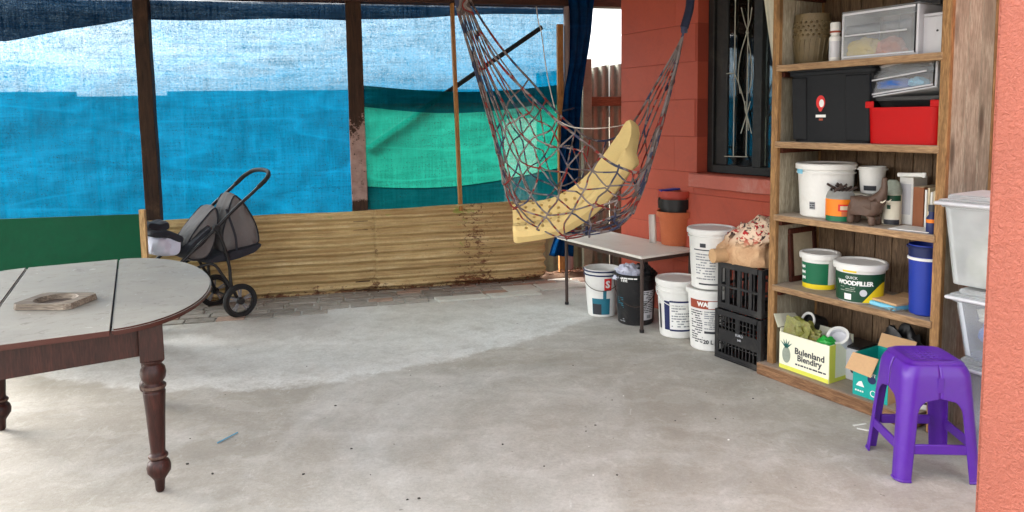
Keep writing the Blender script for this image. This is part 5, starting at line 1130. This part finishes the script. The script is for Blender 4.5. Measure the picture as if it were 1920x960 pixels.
MB().lathe([(.022, 0), (.024, .004), (.024, .07), (.014, .085), (.014, .1)], 24).build('body', M['navyink'], t, smooth=35); MB().lathe([(.017, .1005), (.017, .13)], 24).build('cap', M['ink'], t, smooth=35); MB().lathe([(.0245, .05), (.0245, .066)], 24, cap0=False, cap1=False).build('label', M['orange'], t)
# --- fourth shelf
t = wthing('picture_frame', 'small framed picture leaning on the shelf side, behind the plain green tub', 'picture frame', None, .062, .235, SH[1] + .0008, R(90)); t.rotation_euler = (R(-4), 0, W.a + R(90))
fw2, fh = .115, .30
for (a0, a1, b0, b1) in ((-fw2, fw2, fh - .03, fh), (-fw2, fw2, 0, .03), (-fw2, -fw2 + .03, .0305, fh - .0305), (fw2 - .03, fw2, .0305, fh - .0305)): MB().box(a0, a1, 0, .02, b0, b1).build('frame_rail', M['frame_red'], t, bevel=.003)
MB().box(-fw2 + .03, fw2 - .03, .008, .012, .03, fh - .03).build('picture', M['picture'], t)
P, r = sround(1504, 1572, 500, .15, 1); rb, rt, h = r * .88, r * .96, .185
t = bucket('green_tub', 'round tub with plain green label and yellow foot', 'tub', P, rb, rt, h, M['white'], 'filler tubs on the lower shelf', rings=1, handle=0, lid=M['white'])
lab(t, rb, rt, h, .03, .145, -75, 28, M['darkgreen']); lab(t, rb, rt, h, .004, .03, -80, 60, M['yellow'])
for z in (.12, .09, .06): letter(t, 'MM', .02, rb, rt, h, z, -60, M['whiteclean'], .0024, .001)
P, r = sround(1569, 1660, 515, .10, 1); rb, rt, h = r * .9, r * .96, .185
t = bucket('wood_filler_tub', 'dark green and yellow wood filler tub on the lower shelf', 'tub', P, rb, rt, h, M['white'], 'filler tubs on the lower shelf', rings=1, handle=0, lid=M['white'])
lab(t, rb, rt, h, .006, .148, -80, 75, M['deepgreen']); letter(t, 'WOODFILLER', .030, rb, rt, h, .100, -13, M['whiteclean'], .0026, .0014, .92); letter(t, 'QUICK', .019, rb, rt, h, .127, -20, M['whiteclean'], .0026, .0)
fineprint(t, rb, rt, h, .055, .082, -50, -10, M['pinegrey'], 3, sd=4); lab(t, rb, rt, h, .015, .045, -38, -20, M['whiteclean'], off=.002); lab(t, rb, rt, h, .155, .178, -40, -8, M['yellow'], off=.008)
mb = MB(); mb.grid(lambda u, v: Vector(((rz_at(rb, rt, h, .006 + v * .10 * math.sin(u * 1.6)) + .0022) * math.sin(R(6 + 66 * u)), -(rz_at(rb, rt, h, .006 + v * .10 * math.sin(u * 1.6)) + .0022) * math.cos(R(6 + 66 * u)), .006 + v * .10 * math.sin(u * 1.6))), 20, 3); mb.build('swoosh', M['yellow'], t, smooth=60)
rr_ = rz_at(rb, rt, h, .055) + .003; mb = MB(); mb.lathe([(.0005, 0), (.017, 0), (.017, .001)], 20, Matrix.Rotation(R(8), 4, 'Z') @ Matrix.Translation((0, -rr_, .055)) @ Matrix.Rotation(R(90), 4, 'X')); mb.build('seal', M['greyplastic'], t)
a = on(1582, 545, .03); t = wthing('red_pencil', 'short red pencil lying on the lower shelf', 'pencil', None, a, .03, SH[1] + .005, -.5); MB().tube([(-.05, 0, 0), (.04, 0, 0), (.052, 0, 0)], [.0042, .0042, .0008], 6).build('shaft', M['redink'], t)
a = on(1652, 555, .06); t = wthing('thin_books', 'two thin books in pale blue and tan lying flat on the lower shelf', 'books', None, a + .02, .1, SH[1] + .0008, -.18)
MB().box(-.1, .09, -.07, .06, 0, .022).build('book', M['lightblue'], t, bevel=.003); MB().box(-.095, .092, -.06, .07, .0225, .034).build('book', M['kraft'], t, bevel=.002); MB().box(-.096, .086, -.0715, -.07, .005, .017).build('spine_label', M['cyanitem'], t)
a = on(1722, 548, .2); t = wthing('brown_paper_pad', 'brown paper pad lying behind the thin books', 'pad', None, a - .02, .24, SH[1] + .0008, .1); MB().box(-.1, .08, -.06, .06, 0, .03).build('pages', M['page'], t, bevel=.002); MB().box(-.1, .08, -.06, .06, .0305, .033).build('cover', M['kraft'], t)
a = on(1682, 573, .02); t = wthing('bunch_of_keys', 'bunch of small keys on the lower shelf edge', 'keys', None, a, .022, SH[1] + .002)
for i in range(6):
    Mk = Matrix.Rotation(i * .9 + .3, 4, 'Z') @ Matrix.Translation((.03, 0, .0035 * i)); mb = MB(); mb.lathe([(.009, 0), (.011, 0), (.011, .002), (.009, .002)], 14, Mk, False, False); mb.box(.011, .045, -.003, .003, 0, .002, Mk); mb.build('key', M['keys'], t)
MB().tube([(.018 * math.cos(x), .018 * math.sin(x), .01) for x in [i * math.pi / 8 for i in range(16)]], .0012, 5, closed=True).build('key_ring', M['keys'], t)
P, r = sround(1704, 1768, 520, .10, 1); rb, rt, h = r * .82, r * .95, .33
t = bucket('blue_bin', 'tall blue plastic bin with a white band', 'bin', P, rb, rt, h, M['bluebin'], None, rings=1, handle=0, rimmat=M['bluerim'])
MB().lathe([(rz_at(rb, rt, h, .26) + .001, .258), (rz_at(rb, rt, h, .26) + .006, .260), (rz_at(rb, rt, h, .27) + .006, .270), (rz_at(rb, rt, h, .27) + .001, .272)], 40, cap0=False, cap1=False).build('band', M['whiteclean'], t, smooth=40); lab(t, rb, rt, h, .275, .325, -100, 100, M['bluerim'])
# --- bottom shelf: pineapple box, teal box, printed bucket
bx0, bx1 = on(1464, 640, .0), on(1556, 700, .0); bw = bx1 - bx0; bh = .20
t = wthing('pineapple_box', 'open pale yellow fruit box with a pineapple printed on its side', 'box', None, bx0, -.01, SH[0] + .0008, 0)
bd = .2; c1 = M['boxcard']
MB().box(0, bw, 0, .004, 0, bh).build('front_panel', c1, t); MB().box(0, bw, bd - .004, bd, 0, bh + .03).build('back_panel', c1, t); MB().box(0, .004, .0041, bd - .0041, 0, bh + .02).build('side_panel', c1, t); MB().box(bw - .004, bw, .0041, bd - .0041, 0, bh).build('side_panel', c1, t); MB().box(.0041, bw - .0041, .0041, bd - .0041, 0, .004).build('bottom_panel', c1, t)
fx = bw + .0005
MB().box(fx, fx + .0015, .004, .05, 0, bh).build('yellow_print', M['boxyel'], t); MB().prism([(.05, .0), (.12, 0), (.05, .07)], 0, 1).build('x', c1, t) if False else None
MB().box(.0, bw, -.0015, -.0003, 0, .022).build('yellow_print', M['boxyel'], t)
MB().box(fx, fx + .0012, .0505, bd - .01, .0, .02).build('yellow_print', M['boxyel'], t)
px0 = bw * .15; n = 24
MB().prism([(px0 + .026 * math.cos(2 * math.pi * i / n), .082 + .045 * math.sin(2 * math.pi * i / n)) for i in range(n)], -.002, -.0004).build('pineapple_print', M['pinegrey'], t)
mb = MB()
for a_ in (-50, -25, 0, 25, 50):
    d_ = Vector((math.sin(R(a_)), 0, math.cos(R(a_)))); s_ = Vector((d_.z, 0, -d_.x)) * .007; b_ = Vector((px0, -.0022, .122)); mb.add([b_ - s_, b_ + d_ * .05, b_ + s_], [(0, 1, 2)])
mb.build('pineapple_crown_print', M['pinegreen'], t)
for txt, zz, xx, sz in (('Bulenland', .118, bw * .62, .047), ('Blendiry', .082, bw * .62, .045)): mb = text_mb(txt, sz, None, .0004, .0011); shift(mb, xx, -.0012, zz); mb.build('lettering', M['ink'], t)
mb = MB(); rg = random.Random(4); xx = bw * .34
while xx < bw * .94: L = rg.uniform(.008, .03); mb.box(xx, min(xx + L, bw * .95), -.0016, -.0004, .042, .05); xx += L + .005
mb.build('fine_print', M['ink'], t)
flap = MB().grid(lambda u, v: Vector((-.012 - .05 * v * (.6 + .4 * u), u * bd, bh + .02 + .07 * v - .03 * u * v)), 4, 4).build('flap', c1, t, solid=.003)
fl2 = MB().grid(lambda u, v: Vector((bw * .02 + bw * .5 * u, .02 + .03 * v, bh - .01 + (.10 - .05 * u) * v)), 8, 4).build('back_flap', M['packet'], t, solid=.003)
bxw = W.wor(bx0 + bw * .45, .09, SH[0] + bh - .07)
crumple('green_packet', 'crumpled yellow green packet sticking out of the fruit box', 'packet', bxw + Vector((-.045, .03, 0)), .095, .055, .085, M['packet'], 6, .5, W.a, 4, None, 2.8)
crumple('bright_green_bag', 'bright green plastic bag in the corner of the fruit box', 'bag', W.wor(bx0 + bw * .78, .06, SH[0] + bh - .05), .05, .045, .045, M['greenpack'], 12, .3, W.a)
def roll(name, label, cat, P, rad, L, mats, rx, rz_):
    t = thing(name, label, cat, P, 0, None, (R(rx), 0, W.a + rz_)); MB().lathe([(rad * .95, 0), (rad, .006), (rad, L - .006), (rad * .95, L), (rad * .72, L), (rad * .7, L - .02), (rad * .2, L - .021), (.0005, L - .02)], 30, cap1=False).build('body', mats[0], t, smooth=35)
    MB().lathe([(rad * .96, L - .003), (rad * 1.03, L - .002), (rad * 1.03, L + .004), (rad * .78, L + .004), (rad * .76, L)], 30, cap0=False, cap1=False).build('rim', mats[1], t, smooth=35); return t
roll('white_reel', 'white rimmed reel lying at the back of the bottom shelf', 'reel', W.wor(on(1530, 590, .2), .25, SH[0] + .21), .05, .10, (M['blackpl'], M['white']), 70, -.2)
roll('open_can', 'pale open cylinder propped behind the fruit box', 'can', W.wor(on(1578, 620, .18), .22, SH[0] + .10), .055, .17, (M['greyplastic'], M['white']), 42, .25)
t, w_ = sthing('white_appliance', 'white appliance box with black knob behind the fruit box', 'box', 1566, 1612, 660, .13, 0); MB().box(-w_ / 2, w_ / 2, 0, .15, 0, .17).build('body', M['greyplastic'], t, bevel=.006, seg=2); MB().lathe([(.014, 0), (.014, .012)], 16, Matrix.Translation((w_ * .3, 0, .06)) @ Matrix.Rotation(R(90), 4, 'X')).build('knob', M['ink'], t); MB().box(-w_ / 2 - .004, w_ / 2 + .004, -.004, .154, .1705, .185).build('lid', M['blackpl'], t, bevel=.004)
tx0, tx1 = on(1602, 690, -.01), on(1668, 700, -.01); tw = tx1 - tx0; th_ = .21; tdp = .2
t = wthing('teal_carton', 'teal printed carton with its cardboard flaps folded open', 'carton', None, tx0, -.02, SH[0] + .0008, 0); tc = M['teal_card']
MB().box(0, tw, 0, .003, 0, th_).build('front_panel', tc, t); MB().box(0, tw, tdp - .003, tdp, 0, th_).build('back_panel', tc, t); MB().box(0, .003, .0031, tdp - .0031, 0, th_).build('side_panel', tc, t); MB().box(tw - .003, tw, .0031, tdp - .0031, 0, th_).build('side_panel', M['kraft'], t); MB().box(.0031, tw - .0031, .0031, tdp - .0031, 0, .003).build('bottom_panel', tc, t)
MB().grid(lambda u, v: Vector((-.02 * v + (tw * .74) * u + .01 * v, -.004 - .045 * v, th_ + .003 - .075 * v - .01 * u * v)), 4, 4).build('flap', M['kraft'], t, solid=.003)
MB().grid(lambda u, v: Vector((tw + .04 * v, tdp * u, th_ + .03 * v)), 3, 3).build('flap', M['kraft'], t, solid=.003); MB().grid(lambda u, v: Vector((tw * u, tdp + .03 * v, th_ + .06 * v)), 3, 3).build('flap', M['kraft'], t, solid=.003)
mb = MB(); mb.lathe([(.0005, 0), (.022, 0), (.022, .001)], 20, Matrix.Translation((tw * .55, -.0005, .10)) @ Matrix.Rotation(R(90), 4, 'X')); mb.build('print', M['navyink'], t)
mb = text_mb('SWIFT', .022, None, .0003, .0008); shift(mb, tw * .5, -.0022, .122); mb.build('lettering', M['whiteclean'], t)
MB().prism([(tw * .1, .05), (tw * .34, .05), (tw * .26, .078), (tw * .18, .072)], -.0014, -.0003).build('print', M['whiteclean'], t); MB().lathe([(.012, 0), (.016, 0), (.016, .001)], 18, Matrix.Translation((tw * .6, -.0005, .032)) @ Matrix.Rotation(R(90), 4, 'X'), False, False).build('print', M['whiteclean'], t); mb = MB(); [mb.box(tw * .08 + i * .012, tw * .08 + i * .012 + .008, -.0013, -.0003, .022, .03) for i in range(4)]; mb.build('print', M['whiteclean'], t)
crumple('dark_clutter', 'dark crumpled bag in the shadow behind the teal carton', 'bag', W.wor(tx0 + tw * .4, .27, SH[0] + .005), .13, .07, .19, M['blackpl'], 15, .4, W.a)
P, r = sround(1700, 1762, 740, .12, 0); rb, rt, h = r * .9, r * .97, .24
t = bucket('printed_pail', 'white printed pail on the bottom shelf behind the purple stool', 'bucket', P, rb, rt, h, M['white'], 'pails on the shelf', lid=M['white'], rings=1, handle=0); lab(t, rb, rt, h, .03, .2, -60, 40, M['whiteclean']); fineprint(t, rb, rt, h, .06, .19, -56, -10, M['greyink'], 10, sd=41); lab(t, rb, rt, h, .14, .16, -4, 20, M['ink'], off=.002); lab(t, rb, rt, h, .03, .04, -60, 40, M['ink'], off=.002); fineprint(t, rb, rt, h, .16, .18, -46, -20, M['brownred'], 2, off=.003, sd=42)

# ================================================================ clear storage boxes beside the shelf
YB = -.09
def bin_(name, label, x0, z0, w_, d_, h, mat, latch=True):
    t = wthing(name, label, 'storage box', 'clear storage boxes stacked by the shelf', x0 + w_ / 2, YB, z0); tub(t, w_, d_, h, mat, .035, .012, .003, 0, 6)
    l = MB().box(-w_ / 2 - .008, w_ / 2 + .008, -.010, d_ + .008, h + .0005, h + .012).box(-w_ / 2 + .02, w_ / 2 - .02, .018, d_ - .02, h + .0125, h + .034).build('lid', M['frost'], t, bevel=.006, seg=2, smooth=40)
    MB().tube([(-w_ / 2 - .012, -.014, h - .004), (w_ / 2 + .012, -.014, h - .004)], .008, 8).build('lid_lip', M['greyplastic'], t, smooth=50); MB().tube([(-w_ / 2 - .012, -.014, h - .004), (-w_ / 2 - .012, d_, h - .004)], .008, 8).build('lid_lip', M['greyplastic'], t, smooth=50); return t
xb0 = on(1768, 460, YB) - .0; zU1 = W.hit(1760, 378, YB)[1]; zU0 = W.hit(1775, 520, YB)[1]; zM1 = W.hit(1790, 556, YB)[1]; zM0 = W.hit(1812, 690, YB)[1]
xb0 = on(1758, 400, YB) + .008
bin_('storage_box', 'frosted storage box with pale cloth inside, topmost of the stack', xb0, zM1 + .047, .44, .32, zU1 - zM1 - .047, M['frost'])
xm0 = on(1780, 560, YB) + .006
bin_('storage_box', 'clear storage box with blue things inside, under the frosted one', xm0, zM0 + .036, .44, .32, zM1 - zM0 - .036, M['clear'])
bin_('storage_box', 'clear storage box on the floor behind the purple stool', xm0 + .02, .001, .44, .32, zM0 - .0, M['clear'])
crumple('pale_cloth', 'pale cream cloth inside the topmost frosted storage box', 'cloth', W.wor(xb0 + .2, .06, zM1 + .055), .14, .1, .14, M['cream'], 21, .4, W.a)
crumple('blue_cloth', 'blue bundle inside the middle clear storage box', 'cloth', W.wor(xm0 + .2, .06, zM0 + .045), .13, .1, .10, M['blueitem'], 22, .4, W.a); crumple('beige_cloth', 'beige bundle on top of the blue one in the middle storage box', 'cloth', W.wor(xm0 + .17, .06, zM0 + .18), .12, .09, .05, M['cream'], 23, .3, W.a)

# ================================================================ purple stool
qs = [at_z(1662, 902), at_z(1834, 906), at_z(1628, 838)]
ctr = (qs[1] + qs[2]) / 2; sa = math.atan2(qs[1].y - qs[0].y, qs[1].x - qs[0].x)
side = ((qs[1] - qs[0]).length + (qs[2] - qs[0]).length) / 2
stl = thing('plastic_stool', 'purple plastic stool with four splayed legs', 'stool', (ctr.x, ctr.y, 0), sa)
HS = .465; HB = side / 2; HT = HB * .80
def halfw(z): t = z / HS; return HB + (HT - HB) * t - .016 * max(0, (t - .88) / .12) ** 2
def corner(a, z, rr_=.045):       # a in [-1,1] across one corner: -1 middle of side A, 0 the corner, 1 middle of side B; corner at (+,-)
    hw = halfw(z); r = rr_ * (.7 + .5 * z / HS); L = hw - r; tot = 2 * L + r * math.pi / 2; s = (a + 1) / 2 * tot
    if s < L: return Vector((s, -hw, z))
    if s < L + r * math.pi / 2: th = (s - L) / r; return Vector((L + r * math.sin(th), -L - r * math.cos(th), z))
    return Vector((hw, -L + (s - L - r * math.pi / 2), z))
ZA = .335                          # top of the leg openings
def openw(z):                      # half opening as a fraction of the half side
    if z >= ZA: return 0.0
    hw = halfw(z); o_ = hw - .052 - .012 * z / HS; e = (ZA - z)
    if e < .06: o_ *= math.sqrt(max(0, 1 - ((.06 - e) / .06) ** 2)) * .75 + .25 * (1 if e > .002 else 0)
    return max(0, o_) / hw
zs = [HS * i / 46 for i in range(47)]; zs = sorted(set([z for z in zs if abs(z - ZA) > .004] + [ZA - .0005, ZA]))
for q in range(4):
    Mq = Matrix.Rotation(q * math.pi / 2, 4, 'Z'); mb = MB(); n = 20
    for z in zs:
        hw = halfw(z); r = .045 * (.7 + .5 * z / HS); L = hw - r; tot = 2 * L + r * math.pi / 2; o_ = openw(z) * hw; lo = -1 + 2 * o_ / tot; hi = 1 - 2 * o_ / tot
        for i in range(n + 1): mb.v.append(tuple(Mq @ corner(lo + (hi - lo) * i / n, z)))
    for j in range(len(zs) - 1):
        for i in range(n): mb.f.append((j * (n + 1) + i, j * (n + 1) + i + 1, (j + 1) * (n + 1) + i + 1, (j + 1) * (n + 1) + i))
    leg = mb.build('leg', M['purple'], stl, smooth=50, solid=.004, offset=-1)
    zr_ = .135; hw = halfw(zr_); o_ = openw(zr_) * hw
    MB().box(-o_ - .004, o_ + .004, -hw + .002, -hw + .014, zr_ - .022, zr_ + .018, Mq).build('rung', M['purple'], stl, bevel=.003, smooth=40)
    pts = [Mq @ corner(lo_, zz) for lo_, zz in [(-.62 + .05 * k, .012 + .0 * k) for k in range(25)]]
    MB().tube([Mq @ (corner(-1 + 2 * openw(.006) * halfw(.006) / (2 * (halfw(.006) - .032) + .032 * 1.57) + k / 20 * (2 - 4 * openw(.006) * halfw(.006) / (2 * (halfw(.006) - .032) + .032 * 1.57)), .006)) for k in range(21)], .005, 6).build('foot_rim', M['purple'], stl, smooth=60)
def seatfn(u, v):
    a = 2 * math.pi * u; hw = halfw(HS) * (1 if v < .5 else 1); p = Vector((math.cos(a), math.sin(a), 0)); e = 6; k = (abs(p.x) ** e + abs(p.y) ** e) ** (-1 / e); rad = hw * k * (1 - v)
    k2 = k if v < .6 else k; z = HS + .010 * min(1, v * 7) - .012 * max(0, (v - .25)) ** .5
    return Vector((p.x * rad, p.y * rad, z))
MB().grid(seatfn, 72, 14, wrap=True).build('seat', M['purple'], stl, smooth=50)
mb = MB(); hw = HT * .72
for i in range(9):
    a = -hw + 2 * hw * i / 8; L = math.sqrt(max(.0, 1.25 * hw * hw - a * a)); L = min(L, hw); mb.tube([(a, -L, HS + .0035), (a, 0, HS + .001), (a, L, HS + .0035)], .0035, 6); mb.tube([(-L, a, HS + .0035), (0, a, HS + .001), (L, a, HS + .0035)], .0035, 6)
stuff(mb.build('seat_ribs', M['purple'], stl, smooth=60))
for q in range(2):
    Mq = Matrix.Rotation(q * math.pi / 2, 4, 'Z'); MB().box(-.012, .012, -halfw(.38) - .002, -halfw(.38) + .002, .36, .42, Mq).build('seam_tab', M['purple'], stl, bevel=.001)

# ================================================================ small litter on the floor
def scrap(name, label, cat, px, py, mbx, mat, rz=0, z=.001, group=None):
    o = mbx.build(name, mat, None); p = at_z(px, py); o.location = (p.x, p.y, z); o.rotation_euler = (0, 0, rz); return tag(o, label, cat, group)
scrap('blue_straw', 'thin blue straw lying on the bare concrete', 'straw', 427, 822, MB().tube([(0, -.06, .003), (0, .06, .003)], .003, 8), M['straw'], -.45)
for (x, y, L, a) in ((1612, 797, .07, .25), (1618, 806, .05, -.5)): scrap('white_strip', 'thin white plastic strip lying on the floor by the shelf plinth', 'strip', x, y, MB().box(-L / 2, L / 2, -.005, .005, 0, .003), M['pegwhite'], a, group='white strips by the plinth')
p = at_z(1637, 775); o = MB().tube(smoothpath([(0, 0, .004), (0, .0, .06), (.004, .01, .075), (.02, .03, .08)], 4), .005, 8).build('bent_wire', M['cream'], None, smooth=60); o.location = (p.x + .0, p.y, 0); tag(o, 'bent cream plastic hook standing against the plinth behind the stool', 'hook')
rg = random.Random(12)
for i in range(34):
    px_, py_ = rg.uniform(330, 1620), rg.uniform(630, 940); s = rg.uniform(.003, .009); n = rg.randint(5, 7); pl_ = [(s * rg.uniform(.5, 1) * math.cos(2 * math.pi * k / n), s * rg.uniform(.4, .9) * math.sin(2 * math.pi * k / n)) for k in range(n)]
    scrap('floor_chip', 'tiny chip of litter lying on the concrete floor', 'litter', px_, py_, MB().prism(pl_, 0, s * .4, 'z'), M['chip'] if rg.random() < .75 else M['pegwhite'], 0, .0005, 'chips on the concrete')
wire = at_z(395, 597); o = MB().tube(smoothpath([(0, 0, .004), (.06, .05, .004), (.12, -.02, .004), (.19, .06, .004), (.16, .12, .004)], 6), .003, 6).build('dropped_wire', M['steel'], None, smooth=60); o.location = (wire.x - .12, wire.y - .05, 0); tag(o, 'thin bent wire lying by the stroller wheel', 'wire')
